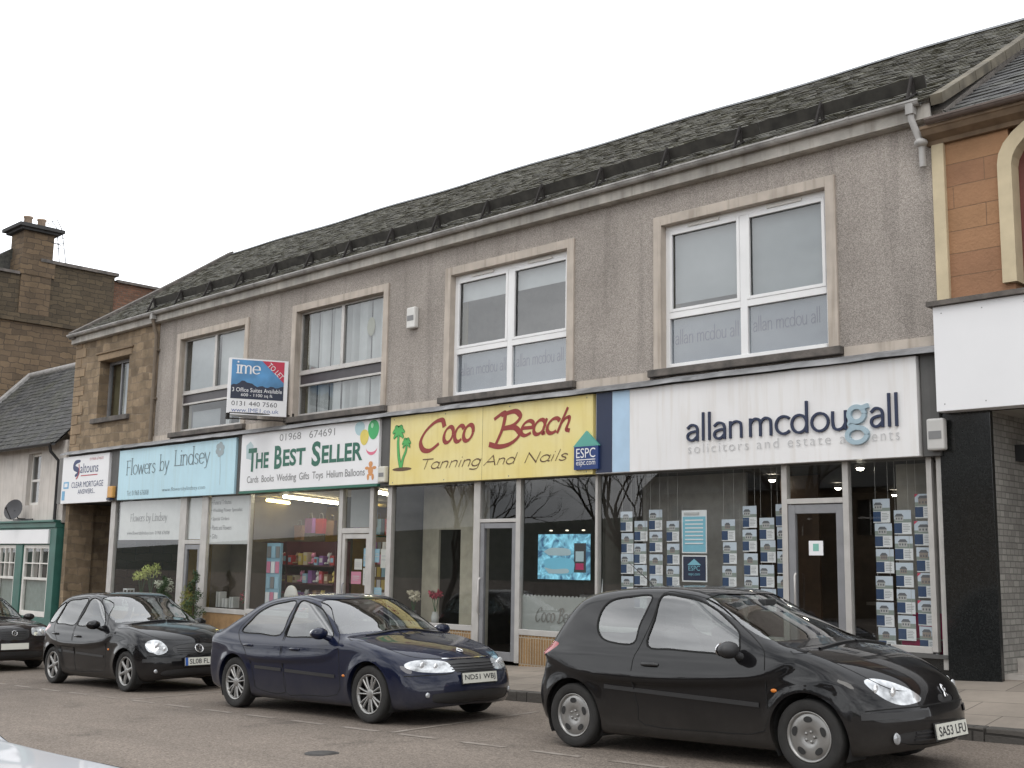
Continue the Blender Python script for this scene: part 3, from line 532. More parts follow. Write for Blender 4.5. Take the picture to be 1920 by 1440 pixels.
# ---- ground floor: shop fronts
def bars(name, lst, mat, par, y0=-.035, y1=.06, bev=.005):
    m = MB()
    for j, (a, b, c, d) in enumerate(lst): m.box(a, b, y0+.0015*(j % 3), y1-.0015*(j % 3), c, d)
    return m.build(name, mat, par, bevel=bev)
def pane(x0, x1, z0, z1, par, y=.02, mat=None): return MB().quad((x0,y,z0),(x1,y,z0),(x1,y,z1),(x0,y,z1)).build('pane', mat or m_glass, par)
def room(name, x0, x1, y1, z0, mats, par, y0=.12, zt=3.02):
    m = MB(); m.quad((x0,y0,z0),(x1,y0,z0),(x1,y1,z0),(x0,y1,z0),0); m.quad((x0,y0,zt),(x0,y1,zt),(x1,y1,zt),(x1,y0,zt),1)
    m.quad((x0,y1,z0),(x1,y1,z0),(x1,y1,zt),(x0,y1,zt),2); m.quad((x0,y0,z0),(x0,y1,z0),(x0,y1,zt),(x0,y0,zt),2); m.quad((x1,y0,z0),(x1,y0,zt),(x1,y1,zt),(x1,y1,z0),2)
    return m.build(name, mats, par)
m_flo = pm('shop_floor', (.12,.10,.085), .5); m_ceil = pm('shop_ceiling', (.42,.41,.38), .8)
ZS = 2.985
# estate agent
f = bars('shopfront', [(-11.86,-11.81,.62,ZS),(-8.545,-8.46,PZ(-8)+.02,ZS),(-7.635,-7.55,PZ(-7.6)+.02,ZS),(-6.49,-6.42,.62,ZS),(-6.36,-6.27,.42,ZS),(-11.81,-8.545,.60,.68),(-7.55,-6.49,.60,.68),(-8.46,-7.635,2.45,2.52)], m_alu, B)
m = MB(); m.box(-11.86,-8.55,-.03,.1,PZ(-11)-.3,.598); m.box(-7.545,-6.27,-.03,.1,.0,.598); m.build('stall_riser', m_gran, f)
m = MB(); m.box(-7.6,-6.26,-.07,.0,.55,.597); m.build('sill', m_dgrey, f)
pane(-11.81,-8.545,.66,ZS,f); pane(-7.55,-6.49,.66,ZS,f); pane(-8.46,-7.635,2.52,ZS,f)
d = bars('door', [(-8.455,-8.35,.28,2.44),(-7.745,-7.64,.28,2.44),(-8.35,-7.745,2.32,2.44),(-8.35,-7.745,.28,.5)], m_alud, f, -.02, .04); pane(-8.35,-7.745,.5,2.32,d)
m = MB(); m.tube([(-8.33,-.06,1.05),(-8.33,-.09,1.08),(-8.33,-.09,1.5),(-8.33,-.06,1.53)], .014); m.build('handle', m_alu, d)
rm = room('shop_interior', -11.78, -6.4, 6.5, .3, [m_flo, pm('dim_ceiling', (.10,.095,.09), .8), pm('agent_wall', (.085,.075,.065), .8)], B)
m = MB(); m.box(-11.7,-9.75,.95,1.0,.3,3.0); m.build('display_panel', pm('pale_panel', (.40,.385,.36), .8), rm)
m = MB(); m.box(-7.35,-6.42,.9,.95,.3,3.0); m.build('display_panel', MATS['pale_panel'], rm)
m = MB(); m.box(-9.75,-9.1,1.9,1.95,.3,3.0); m.build('display_panel', pm('walnut_panel', (.075,.04,.02), .5), rm)
m = MB(); m.box(-8.9,-7.4,3.2,3.9,.3,1.05); m.box(-9.0,-7.3,3.1,4.0,1.05,1.1); m.build('counter', pm('counter_front', (.25,.22,.19), .5), rm)
# tanning salon
f = bars('shopfront', [(-16.93,-16.80,.36,ZS),(-14.60,-14.44,PZ(-14)+.02,ZS),(-13.585,-13.48,PZ(-13)+.02,ZS),(-16.8,-14.6,.46,.55),(-13.48,-11.86,.46,.55),(-14.44,-13.585,2.28,2.34)], m_alu, B)
m = MB(); m.box(-16.9,-14.6,-.02,.1,-.5,.458); m.box(-13.48,-11.86,-.02,.1,-.4,.458); m.build('stall_riser', m_riser, f)
pane(-16.8,-14.6,.54,ZS,f); pane(-13.48,-11.86,.54,ZS,f); pane(-14.44,-13.585,2.34,ZS,f)
d = bars('door', [(-14.435,-14.34,.02,2.27),(-13.68,-13.59,.02,2.27),(-14.34,-13.68,2.18,2.27),(-14.34,-13.68,.02,.16)], m_alud, f, -.02, .04); pane(-14.34,-13.68,.16,2.18,d)
m = MB(); m.tube([(-14.39,-.05,.75),(-14.39,-.09,.78),(-14.39,-.09,1.32),(-14.39,-.05,1.35)], .016); m.build('handle', m_alu, d)
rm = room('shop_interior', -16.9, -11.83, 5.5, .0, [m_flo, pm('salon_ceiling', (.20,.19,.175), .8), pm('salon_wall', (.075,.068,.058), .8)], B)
m = MB(); m.box(-16.8,-16.35,.75,.8,0,3.0); m.box(-15.75,-15.15,.75,.8,0,3.0); m.box(-16.35,-15.75,.75,.8,2.2,3.0); m.build('partition', pm('beige_partition', (.46,.42,.33), .8), rm)
m = MB(); m.box(-15.12,-14.95,.5,.7,0,3.0); m.build('column', pm('cream_column', (.6,.56,.48), .8), rm)
m = MB(); m.box(-14.2,-13.4,2.5,3.1,0,1.0); m.box(-14.3,-13.3,2.4,3.2,1.0,1.06); m.build('counter', pm('grey_counter', (.32,.31,.30), .4), rm)
fl = MB(); n = 26; top = []
for q in range(n*6+1):
    x = -13.46+1.58*q/(n*6); top.append((x, 1.08+.028*abs(math.sin(math.pi*q/8))))
fl.prism([(-13.46,.55),(-11.88,.55)]+top[::-1], 'y', .028, .031)
fz = fl.build('frosted_film', pm('dark_frosted_vinyl', (.30,.31,.295), .6, var=.05), f)
script('Coco Beach', Plane((0,.026,0)), (-13.15,.68,-12.2,.92), flat('clear_letter', (.16,.155,.14)), fz, w=.22, t=.1, slant=.2)
# card shop
f = bars('shopfront', [(-18.40,-18.285,PZ(-18)+.02,ZS),(-17.45,-17.34,PZ(-17)+.02,ZS),(-21.56,-21.5,.4,ZS),(-21.5,-18.4,.47,.57),(-18.285,-17.45,2.12,2.22),(-17.34,-16.93,.36,.45)], m_alu, B)
m = MB(); m.box(-21.56,-18.4,-.02,.1,-.7,.468); m.box(-17.34,-16.935,-.02,.1,-.5,.36); m.build('stall_riser', m_riser, f)
pane(-21.5,-18.4,.56,ZS,f); pane(-17.34,-16.93,.45,ZS,f); pane(-18.285,-17.45,2.22,ZS,f)
d = bars('door', [(-18.28,-18.19,-.1,2.11),(-17.545,-17.455,-.1,2.11),(-18.19,-17.545,2.02,2.11),(-18.19,-17.545,-.1,.1)], m_alu, f, -.02, .04); pane(-18.19,-17.545,.1,2.02,d)
m = MB(); m.tube([(-18.16,-.04,.8),(-18.16,-.08,.83),(-18.16,-.08,1.15),(-18.16,-.04,1.18)], .014); m.build('handle', m_alud, d)
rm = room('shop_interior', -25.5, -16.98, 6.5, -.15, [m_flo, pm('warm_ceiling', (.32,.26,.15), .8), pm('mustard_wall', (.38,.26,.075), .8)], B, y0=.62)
m = MB(); m.quad((-16.98,.12,-.15),(-16.98,.12,3.02),(-16.98,.62,3.02),(-16.98,.62,-.15)); m.quad((-21.6,.12,-.15),(-16.98,.12,-.15),(-16.98,.62,-.15),(-21.6,.62,-.15)); m.quad((-21.6,.12,3.02),(-16.98,.12,3.02),(-16.98,.62,3.02),(-21.6,.62,3.02)); m.build('window_bay', MATS['warm_ceiling'], rm)
m = MB(); m.box(-21.0,-20.75,1.9,2.15,-.15,3.0); m.build('column', pm('grey_green_column', (.12,.12,.085), .7), rm)
m = MB()
for q in range(9): x = -18.25+q*.09; m.quad((x,.14,2.24),(x+.04,.2,2.24),(x+.04,.2,2.98),(x,.14,2.98))
m.build('vertical_blind', m_blind, f)
# florist
f = bars('shopfront', [(-27.8,-27.56,PZ(-27)+.02,ZS),(-24.42,-24.14,PZ(-24)+.02,ZS),(-23.48,-23.22,PZ(-23)+.02,ZS),(-27.56,-24.42,.32,.42),(-23.22,-21.56,.44,.54),(-24.14,-23.48,1.92,2.01)], m_alu, B)
m = MB(); m.box(-27.56,-24.42,-.02,.1,-1,.318); m.box(-23.22,-21.56,-.02,.1,-.9,.438); m.build('stall_riser', pm('ochre_render', (.27,.165,.075), .8, var=.2), f)
pane(-27.56,-24.42,.4,ZS,f); pane(-23.22,-21.56,.53,ZS,f); pane(-24.14,-23.48,2.01,ZS,f)
d = bars('door', [(-24.135,-24.04,-.3,1.91),(-23.585,-23.485,-.3,1.91),(-24.04,-23.585,1.8,1.91),(-24.04,-23.585,-.3,-.1)], m_alud, f, -.02, .04); pane(-24.04,-23.585,-.1,1.8,d)
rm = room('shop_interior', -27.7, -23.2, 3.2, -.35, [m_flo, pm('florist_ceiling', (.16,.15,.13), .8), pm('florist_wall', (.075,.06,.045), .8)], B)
m = MB(); m.quad((-23.2,.6,-.35),(-21.56,.6,-.35),(-21.56,.6,1.96),(-23.2,.6,1.96)); m.quad((-23.2,.12,.45),(-21.56,.12,.45),(-21.56,.6,.45),(-23.2,.6,.45)); m.quad((-21.57,.1,-.3),(-21.57,.6,-.3),(-21.57,.6,1.96),(-21.57,.1,1.96)); m.build('window_bay', MATS['florist_wall'], rm)
m = MB(); m.box(-24.1,-23.5,2.2,2.3,-.35,2.4); m.build('display_panel', pm('pine_door', (.24,.12,.04), .5), rm)
FP = [(-27.42,-24.5,2.02,2.96,'A'), (-24.13,-23.49,2.03,2.96,'B'), (-23.2,-21.6,1.92,2.96,'C')]
for a, b, c, d_, n_ in FP:
    z = MB().box(a, b, .03, .034, c, d_).build('frosted_film', m_frost, f)
    if n_ == 'A':
        script('Flowers by Lindsey', Plane((0,.028,0)), (-26.87,2.42,-25.1,2.66), m_ink, z, w=.16, t=.08, ang=10, serif=True, d=.003); sans('www.flowersbylindsey.com  01968 676008', Plane((0,.028,0)), (-27.0,2.12,-24.95,2.23), m_ink, z, d=.002)
    if n_ == 'C':
        for q, s_ in enumerate(['• Funeral Tributes', '• Wedding Flower Specialist', '• Special Orders', '• Plants and Flowers', '• Gifts']):
            w_ = {0: .8, 1: 1.25, 2: .75, 3: .85, 4: .3}[q]; sans(s_, Plane((0,.028,0)), (-23.16, 2.79-q*.187, -23.16+w_, 2.89-q*.187), m_ink, z, d=.002)
# pend (covered passage) at the left end
m = MB(); m.box(-30.42,-30.22,.0,.7,-1.2,2.985); m.box(-30.42,-30.3,.7,9.1,-1.2,2.985); m.build('passage_wall', m_stone, B)
m = MB(); m.box(-27.86,-27.7,.12,9.1,-1.2,2.98); m.build('passage_wall', m_ten, B)
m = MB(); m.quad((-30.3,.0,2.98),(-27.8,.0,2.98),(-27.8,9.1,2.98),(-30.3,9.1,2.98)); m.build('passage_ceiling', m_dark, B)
m = MB(); m.quad((-30.3,.12,PZ(-29)),(-27.8,.12,PZ(-28)),(-27.8,9.1,PZ(-28)),(-30.3,9.1,PZ(-29))); m.build('passage_floor', m_kerb, B)
# =================================================================== left: white cottage with green shop front
Cc = empty('white_cottage', (-35.3, 0, -.6), 'low white cottage with steep slate roof and green shop front, left of the stone passage', 'building')
m = MB(); wall_open(m, -39.6, -30.62, 0, .35, 2.45, 4.72, [(-33.05,-32.2,3.0,4.45)]); m.box(-39.6,-39.2,.35,5,-1,4.72); m.box(-30.95,-30.62,.35,5,-1,4.72); m.prism([(0,4.72),(5,4.72),(2.5,7.3)],'x',-39.6,-39.3); m.build('wall', m_whitewash, Cc)
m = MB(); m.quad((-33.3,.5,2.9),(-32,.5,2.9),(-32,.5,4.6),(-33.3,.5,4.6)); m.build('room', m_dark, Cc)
w = bars('window', [(-33.05,-32.98,3.0,4.45),(-32.27,-32.2,3.0,4.45),(-32.98,-32.27,4.38,4.45),(-32.98,-32.27,3.0,3.08),(-32.98,-32.27,3.66,3.73)], m_wood, Cc, .12, .18); pane(-32.98,-32.27,3.08,4.38,w,.15,m_glassu)
def rc(x, t, lift=0): return (x, -.3+2.9*t-lift*.65, 4.62+3.05*t+lift*.7)
m = MB(); a, b, c, d = rc(-39.6,0,-.03), rc(-30.7,0,-.03), rc(-30.7,1,-.03), rc(-39.6,1,-.03); m.quad(a,b,c,d); m.quad(d,c,(-30.7,5.4,4.6),(-39.6,5.4,4.6)); rf = m.build('roof', MATS['roof_deck'], Cc)
m = MB(); slates(m, -39.5, -30.7, rc, 22, .22, .36, random.Random(9)); m.build('slates', m_slate2, rf)
m = MB()
a, b = rc(-39.75,-.02,0), rc(-39.75,1,0); m.add([(-39.8,a[1],a[2]-.1),(-39.45,a[1],a[2]-.1),(-39.45,b[1],b[2]-.1),(-39.8,b[1],b[2]-.1),(-39.8,a[1],a[2]+.14),(-39.45,a[1],a[2]+.14),(-39.45,b[1],b[2]+.14),(-39.8,b[1],b[2]+.14)], [(4,5,6,7),(0,1,5,4),(1,2,6,5),(2,3,7,6),(3,0,4,7)])
m.tube([(-39.5,2.6,7.70),(-30.7,2.6,7.68)], .11); m.build('skew_coping', pm('pale_coping', (.36,.35,.34), .8, var=.2), rf)
m = MB(); halfpipe(m, -39.6, -30.75, -.34, 4.62, .07); m.tube([(-30.95,-.34,4.56),(-30.95,-.3,4.4),(-30.9,-.08,4.15),(-30.9,-.08,2.5)], .045); m.build('gutter', m_black, Cc)
sf = MB(); sf.box(-39.4,-30.62,-.16,.2,2.36,2.50); sf.box(-39.4,-30.62,-.22,-.02,2.50,2.56); sf.box(-31.0,-30.62,-.12,.2,-.9,2.358); sf.box(-33.15,-32.7,-.12,.2,-.9,1.898); sf.box(-34.9,-34.4,-.12,.2,-.9,1.898); sf.box(-39.4,-31.0,-.1,.2,1.90,2.358); sf.box(-39.4,-31.0,-.1,.2,-.9,-.03)
sfo = sf.build('shopfront', m_shop, Cc, bevel=.01)
MB().box(-39.3,-31.02,-.16,-.101,1.93,2.31).build('sign_panel', m_whitec, sfo)
for a, b in ((-32.68,-31.02),(-34.38,-33.17)):
    w = bars('window', [(a,a+.1,-.02,1.89),(b-.1,b,-.02,1.89),(a+.1,b-.1,1.8,1.89),(a+.1,b-.1,-.02,.12),(a+.1,b-.1,.95,1.02)]+[(a+.1+(b-a-.2)*q/3-.018,a+.1+(b-a-.2)*q/3+.018,1.02,1.8) for q in (1,2)]+[(a+.1,b-.1,1.38,1.415)], m_wood, sfo, -.08, 0)
    pane(a+.1,b-.1,.12,1.8,w,-.04); MB().box(a+.1,b-.1,.02,.03,.12,.98).build('frosted_film', pm('green_grey_film', (.22,.27,.25), .6) if 'green_grey_film' not in MATS else MATS['green_grey_film'], w)
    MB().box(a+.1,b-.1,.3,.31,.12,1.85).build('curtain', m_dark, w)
# =================================================================== far left: tall stone tenement
T_ = empty('stone_tenement', (-44, 4, -1), 'tall dark stone tenement behind the cottage, with chimney and stepped wall head', 'building')
m = MB(); m.prism([(-.8,-1.2),(10,-1.2),(10,9.8),(-.8,9.8)], 'x', -50, -41); m.build('lower_wall', m_ten, T_)
m = MB(); m.prism([(-.8,10.12),(6.08,10.12),(6.08,12.1),(3.3,12.1),(3.3,11.5),(-.8,11.5)], 'x', -47, -41.02); m.build('upper_wall', m_ten2, T_)
m = MB(); m.prism([(6.09,10.12),(10,10.12),(10,11.9),(6.09,11.9)], 'x', -47, -41.1); m.build('brick_wall', m_rbrick, T_)
m = MB(); m.box(-50,-40.9,-.9,10.05,9.8,9.9); m.box(-50,-40.95,-.85,10.02,9.9,10.12); m.build('string_course', m_ten2, T_)
m = MB(); m.box(-47.1,-40.92,3.2,6.2,12.1,12.22); m.box(-47.1,-41.0,6.2,10.1,11.9,12.0); m.box(-47.1,-40.94,-.9,2.5,11.5,11.6); m.build('wall_coping', m_sill, T_)
ch = MB(); ch.box(-42.1,-40.98,2.55,3.65,10.12,13.15); ch.box(-42.02,-40.96,2.5,3.75,11.55,12.2)
cho = ch.build('chimney', m_ten, T_, bevel=.01)
m = MB(); m.box(-42.25,-40.83,2.40,3.80,13.15,13.24); m.box(-42.36,-40.72,2.28,3.92,13.24,13.36); m.box(-42.2,-40.9,2.45,3.75,13.36,13.42); m.build('chimney_cap', pm('sooty_cope', (.05,.05,.05), .9), cho)
for y in (2.85, 3.35):
    m = MB(); m.lathe([(.13,0),(.15,.05),(.14,.3),(.17,.33),(.17,.38),(.12,.38),(.11,.1)], (-41.5, y, 13.42), 14); m.build('chimney_pot', pm('clay_pot', (.36,.27,.2), .8, var=.2) if 'clay_pot' not in MATS else MATS['clay_pot'], cho)
m = MB(); m.prism([(-1.2,9.9),(2.7,12.75),(6.4,10.2)], 'x', -50.5, -41.9); m.build('roof', m_slate2, T_)
a_ = MB(); a_.tube([(-41.1,3.95,12.2),(-41.15,3.78,13.5),(-41.2,3.6,13.75),(-41.25,3.45,13.6)], .015, 6); a_.tube([(-41.1,4.2,12.2),(-41.12,3.95,13.5),(-41.16,3.75,13.85),(-41.2,3.6,13.7)], .015, 6); a_.tube([(-41.0,3.5,12.9),(-40.95,3.9,12.85)], .02, 6)
for z in (12.7,12.9,13.1): a_.tube([(-40.95,3.75,z),(-40.95,4.0,z+.03)], .012, 5)
tag(a_.build('aerial_mast', m_black), 'thin looped aerial wires beside the stone chimney', 'aerial')
# =================================================================== right: sandstone building
D = empty('sandstone_building', (-3, 0, .5), 'orange sandstone building with blank white fascia and black granite pillar', 'building')
m = MB(); wall_open(m, -6.09, 6, 0, .35, 4.85, 7.05, [(-5.3,-3.55,4.85,6.98)]); m.build('wall', m_sand, D)
m = MB(); m.box(-6.25,-6.09,-.06,.3,4.9,7.06); m.build('pilaster', m_cream, D, bevel=.01)
m = MB()
arch = [(-5.25+.83+ .83*math.cos(R(a)), 6.47+.48*math.sin(R(a))) for a in range(180, -1, -12)]; archo = [(-5.42+1.0+1.0*math.cos(R(a)), 6.5+.62*math.sin(R(a))) for a in range(180, -1, -12)]
m2_ = MB(); m2_.prism([(-5.42,5.02)]+archo+[(-3.42,5.02),(-3.59,5.02)]+arch[::-1]+[(-5.25,5.02)], 'y', -.08, .16); m2_.build('window_surround', m_cream, D)
w = bars('window', [(-5.25,-5.05,5.02,6.9),(-3.79,-3.59,5.02,6.9),(-5.05,-3.79,5.8,5.88),(-5.05,-3.79,5.02,5.1)], pm('maroon_frame', (.16,.05,.04), .5), D, .14, .2); pane(-5.14,-3.7,5.05,6.9,w,.17,m_glassu); MB().box(-5.2,-3.6,.4,.42,4.9,7).build('curtain', m_blindl, w)
m = MB(); m.prism([(0,6.95),(-.06,6.95),(-.08,7.0),(-.19,7.05),(-.23,7.11),(-.25,7.12),(-.25,7.16),(.1,7.16)], 'x', -6.3, 6); m.build('cornice', pm('brown_cornice', (.20,.14,.09), .85, var=.2), D)
m = MB(); halfpipe(m, -6.2, 6, -.28, 7.21, .055); m.build('gutter', pm('brown_gutter', (.13,.10,.085), .6), D)
def rr_(x, t, lift=0): return (x, -.26+4.9*t-lift*.55, 7.22+3.1*t+lift*.83)
m = MB(); m.quad(rr_(-6.0,0,-.03),rr_(6,0,-.03),rr_(6,1,-.03),rr_(-6.0,1,-.03)); m.quad(rr_(-6.0,1,-.03),rr_(6,1,-.03),(6,9.6,7.3),(-6.0,9.6,7.3)); rf = m.build('roof', MATS['roof_deck'], D)
m = MB(); slates(m, -5.98, 6, rr_, 26, .2, .34, random.Random(11)); m.build('slates', m_slate2, rf)
m = MB(); m.box(-6.26,6,-.36,.1,4.80,4.86); m.build('ledge', m_sill, D)
m = MB(); m.box(-6.2,6,-.3,-.05,3.5,4.795); fb = m.build('fascia_board', m_whitec, D, bevel=.006)
m = MB()
for q in range(12):
    for z in (4.70, 3.58): m.box(-6.1+q*.5,-6.088+q*.5,-.304,-.299,z,z+.012)
m.build('screws', m_mgrey, fb)
m = MB(); m.box(-6.27,-5.64,-.1,-.02,.0,3.499); m.build('pillar', m_gran, D, bevel=.004)
m = MB(); m.box(-5.95,-5.68,-.018,3.4,.0,3.5); m.box(-5.65,6,3.4,3.7,.2,3.5); m.build('porch_wall', m_tile, D)
m = MB(); m.quad((-5.65,-.05,3.49),(6,-.05,3.49),(6,3.4,3.49),(-5.65,3.4,3.49)); m.build('porch_ceiling', pm('porch_soffit', (.3,.28,.25), .8), D)
m = MB(); m.box(-5.675,6,.05,3.4,.2,.42); m.box(-5.675,6,.45,3.4,.42,.58); m.build('porch_step', pm('pale_step', (.42,.39,.36), .8, var=.15), D)
m = MB(); m.box(-6.1,6,3.7,9.6,.2,7.2); m.box(-6.09,6,.36,3.7,3.52,4.8); m.box(-5.9,6,1.5,3.7,4.81,7.1); m.build('back_wall', m_ten, D)
m = MB(); m.box(-5.678,-5.56,.7,.9,2.95,3.15); m.build('wall_lamp', m_black, D)
# =================================================================== signs
def board(name, x0, x1, z0, z1, mat, label, y0=-.2, y1=-.085, cat='shop sign', edge=None):
    t = empty(name, ((x0+x1)/2, y1, z0), label, cat)
    m = MB(); m.box(x0, x1, y0, y1, z0, z1); m.build('board', mat, t, bevel=.006)
    if edge: m = MB(); m.box(x0, x1, y0-.012, y1, z0-.05, z0-.002); m.build('edge_trim', edge, t)
    return t
PS = Plane((0, -.2, 0))
# -- estate agent
t = board('shop_sign', -11.71, -6.49, 2.985, 4.24, m_white, 'long white sign with navy and powder blue bars and raised lettering, above the estate agent', y0=-.2)
shape(PS, [(-11.70,2.995),(-11.38,2.995),(-11.38,4.235),(-11.70,4.235)], m_navy, t, 'navy_bar', .003)
shape(PS, [(-11.375,2.995),(-11.04,2.995),(-11.04,4.235),(-11.375,4.235)], m_pblue, t, 'blue_bar', .003)
script('allan', PS, (-9.96,3.385,-9.05,3.77), m_navy, t, w=.145, t=.145, d=.01, thick=.018)
# the word with the pale blue g is one run; the g is a part of its own colour
wd = 'mcdou all'
script('mcdou', PS, (-8.9,3.385,-7.46,3.79), m_navy, t, w=.145, t=.145, d=.01, thick=.018)
script('g', PS, (-7.43,3.20,-7.15,3.66), m_blgrey, t, w=.22, t=.22, d=.03, thick=.018)
script('all', PS, (-7.1,3.385,-6.76,3.79), m_navy, t, w=.145, t=.145, d=.01, thick=.018)
sans('solicitors and estate a', PS, (-9.96,3.205,-7.47,3.335), m_lgrey, t, bold=-.012, spacing=1.25, d=.012); sans('ents', PS, (-7.1,3.205,-6.73,3.31), m_lgrey, t, bold=-.012, spacing=1.25, d=.012)
# -- tanning salon
t = board('shop_sign', -16.70, -11.775, 2.985, 4.24, m_yellow, 'yellow sign with dark red brush lettering and two green palm trees, above the tanning salon')
script('C', PS, (-15.84,3.56,-15.22,4.09), m_red, t, w=.34, t=.15, ang=40, slant=.12, italic=True)
script('oco', PS, (-15.22,3.68,-14.47,3.95), m_red, t, w=.34, t=.15, ang=40, slant=.3, italic=True)
script('B', PS, (-14.05,3.53,-13.35,4.10), m_red, t, w=.32, t=.15, ang=40, slant=.12, italic=True)
script('each', PS, (-13.32,3.68,-12.26,4.06), m_red, t, w=.34, t=.16, ang=40, slant=.3, italic=True)
script('Tanning', PS, (-15.76,3.18,-14.26,3.41), m_sepia, t, w=.24, t=.09, ang=40, slant=.25, italic=True)
script('And', PS, (-14.2,3.23,-13.4,3.41), m_sepia, t, w=.24, t=.09, ang=40, slant=.25, italic=True)
script('Nails', PS, (-13.23,3.23,-12.29,3.41), m_sepia, t, w=.24, t=.09, ang=40, slant=.25, italic=True)
m = MB()
def band2(m, pts, ws, d):
    n = len(pts); a = []; b = []
    for i in range(n):
        tx, ty = pts[min(i+1,n-1)][0]-pts[max(i-1,0)][0], pts[min(i+1,n-1)][1]-pts[max(i-1,0)][1]; q = math.hypot(tx, ty)+1e-9
        a.append(PS.p(pts[i][0]-ty/q*ws[i], pts[i][1]+tx/q*ws[i], d)); b.append(PS.p(pts[i][0]+ty/q*ws[i], pts[i][1]-tx/q*ws[i], d))
    m.add(b+a, [(i, i+1, n+i+1, n+i) for i in range(n-1)])
pt1 = C_((-16.38,3.30),(-16.44,3.5),(-16.47,3.75),(-16.46,3.93)); pt2 = C_((-16.36,3.30),(-16.32,3.45),(-16.24,3.6),(-16.23,3.72))
mo = MB(); band2(mo, pt1, [.044-.014*i/len(pt1) for i in range(len(pt1))], .002); band2(mo, pt2, [.038-.012*i/len(pt2) for i in range(len(pt2))], .0024)
mg = MB(); band2(mg, pt1, [.032-.012*i/len(pt1) for i in range(len(pt1))], .004); band2(mg, pt2, [.027-.01*i/len(pt2) for i in range(len(pt2))], .0044)
k_ = 0
for cx, cy, r in ((-16.46,3.93,.17),(-16.23,3.72,.12)):
    for a in (10, 50, 90, 130, 170, 215, 325):
        k_ += 1; e = (cx+r*math.cos(R(a)), cy+r*.75*math.sin(R(a))-.02); mid = (cx+r*.55*math.cos(R(a)), cy+r*.62*math.sin(R(a))+.03); p_ = C_((cx,cy), mid, e); n = len(p_)
        band2(mo, p_, [r*.30*(1-.55*abs(2*i/n-.8)) for i in range(n)], .0026+k_*.0002); band2(mg, p_, [r*.22*(1-.6*abs(2*i/n-.8)) for i in range(n)], .0062+k_*.0002)
mo.build('palm_outline', m_dgrn, t); mg.build('palm_tree', m_lgrn, t)
shape(PS, [(-16.42+.27*math.cos(R(a))+.08, 3.265+.035*math.sin(R(a))) for a in range(0, 360, 20)], m_sepia, t, 'sand_mound', .003)
MB().box(-14.245,-14.24,-.2015,-.199,2.99,4.235).build('panel_joint', m_sepia, t)
for x in (-16.6,-15.2,-13.6,-11.9):
    for z in (3.03,4.19): m = MB(); m.ell((x,-.2,z),(.012,.004,.012),5); m.build('screw', m_mgrey, t)
# -- card shop
t = board('shop_sign', -21.71, -17.03, 3.03, 4.25, m_whitec, 'white sign with green capitals and coloured balloons, above the card and gift shop', edge=m_grn)
sans('01968   674691', PS, (-20.28,4.02,-18.40,4.165), m_mgrey, t, bold=-.01)
sans('T', PS, (-21.42,3.43,-21.1,3.93), m_grn, t, bold=.03); sans('HE', PS, (-21.12,3.49,-20.65,3.82), m_grn, t, bold=.03)
sans('B', PS, (-20.44,3.45,-20.17,3.93), m_grn, t, bold=.03); sans('EST', PS, (-20.13,3.49,-19.35,3.84), m_grn, t, bold=.03)
sans('S', PS, (-19.14,3.44,-18.84,3.94), m_grn, t, bold=.03); sans('ELLER', PS, (-18.80,3.49,-17.51,3.84), m_grn, t, bold=.03)
sans('Cards  Books  Wedding  Gifts  Toys  Helium Balloons', PS, (-21.43,3.15,-17.42,3.34), m_mgrey, t, bold=.0, spacing=.95)
def blob(cx, cy, rx, ry, mat, name, d, tx=0):
    return shape(PS, [(cx+rx*math.cos(R(a))*(1+.12*math.sin(R(a))), cy+ry*math.sin(R(a))) for a in range(0, 360, 12)], mat, t, name, d)
blob(-17.62,4.10,.15,.135, flat('balloon_blue', (.42,.58,.62)), 'balloon', .003); blob(-17.47,3.92,.13,.15, flat('balloon_yellow', (.72,.58,.12)), 'balloon', .0036); blob(-17.2,4.05,.165,.185, flat('balloon_green', (.05,.40,.13)), 'balloon', .0042); blob(-17.24,4.13,.04,.05, flat('balloon_shine', (.35,.66,.42)), 'balloon_highlight', .006)
shape(PS, [(-17.24+.17*math.cos(R(a)), 3.72+.15*math.sin(R(a))) for a in range(170, 371, 10)]+[(-17.24+.17*math.cos(R(a)), 3.72+.09*math.sin(R(a))) for a in range(370, 169, -10)], flat('balloon_pink', (.70,.16,.25)), t, 'balloon', .003)
tb = flat('bear_orange', (.62,.28,.10))
for cx, cy, rx, ry in ((-17.25,3.27,.075,.09),(-17.25,3.40,.06,.055),(-17.36,3.33,.06,.03),(-17.14,3.33,.06,.03),(-17.32,3.16,.035,.06),(-17.18,3.16,.035,.06)): blob(cx, cy, rx, ry, tb, 'teddy_bear', .003+.0004*random.random()*10)
shape(PS, [(-21.5,3.72),(-21.28,3.68),(-21.24,3.98),(-21.36,4.08),(-21.52,4.0)], flat('gift_bag_grey', (.45,.56,.58)), t, 'gift_bag', .002)
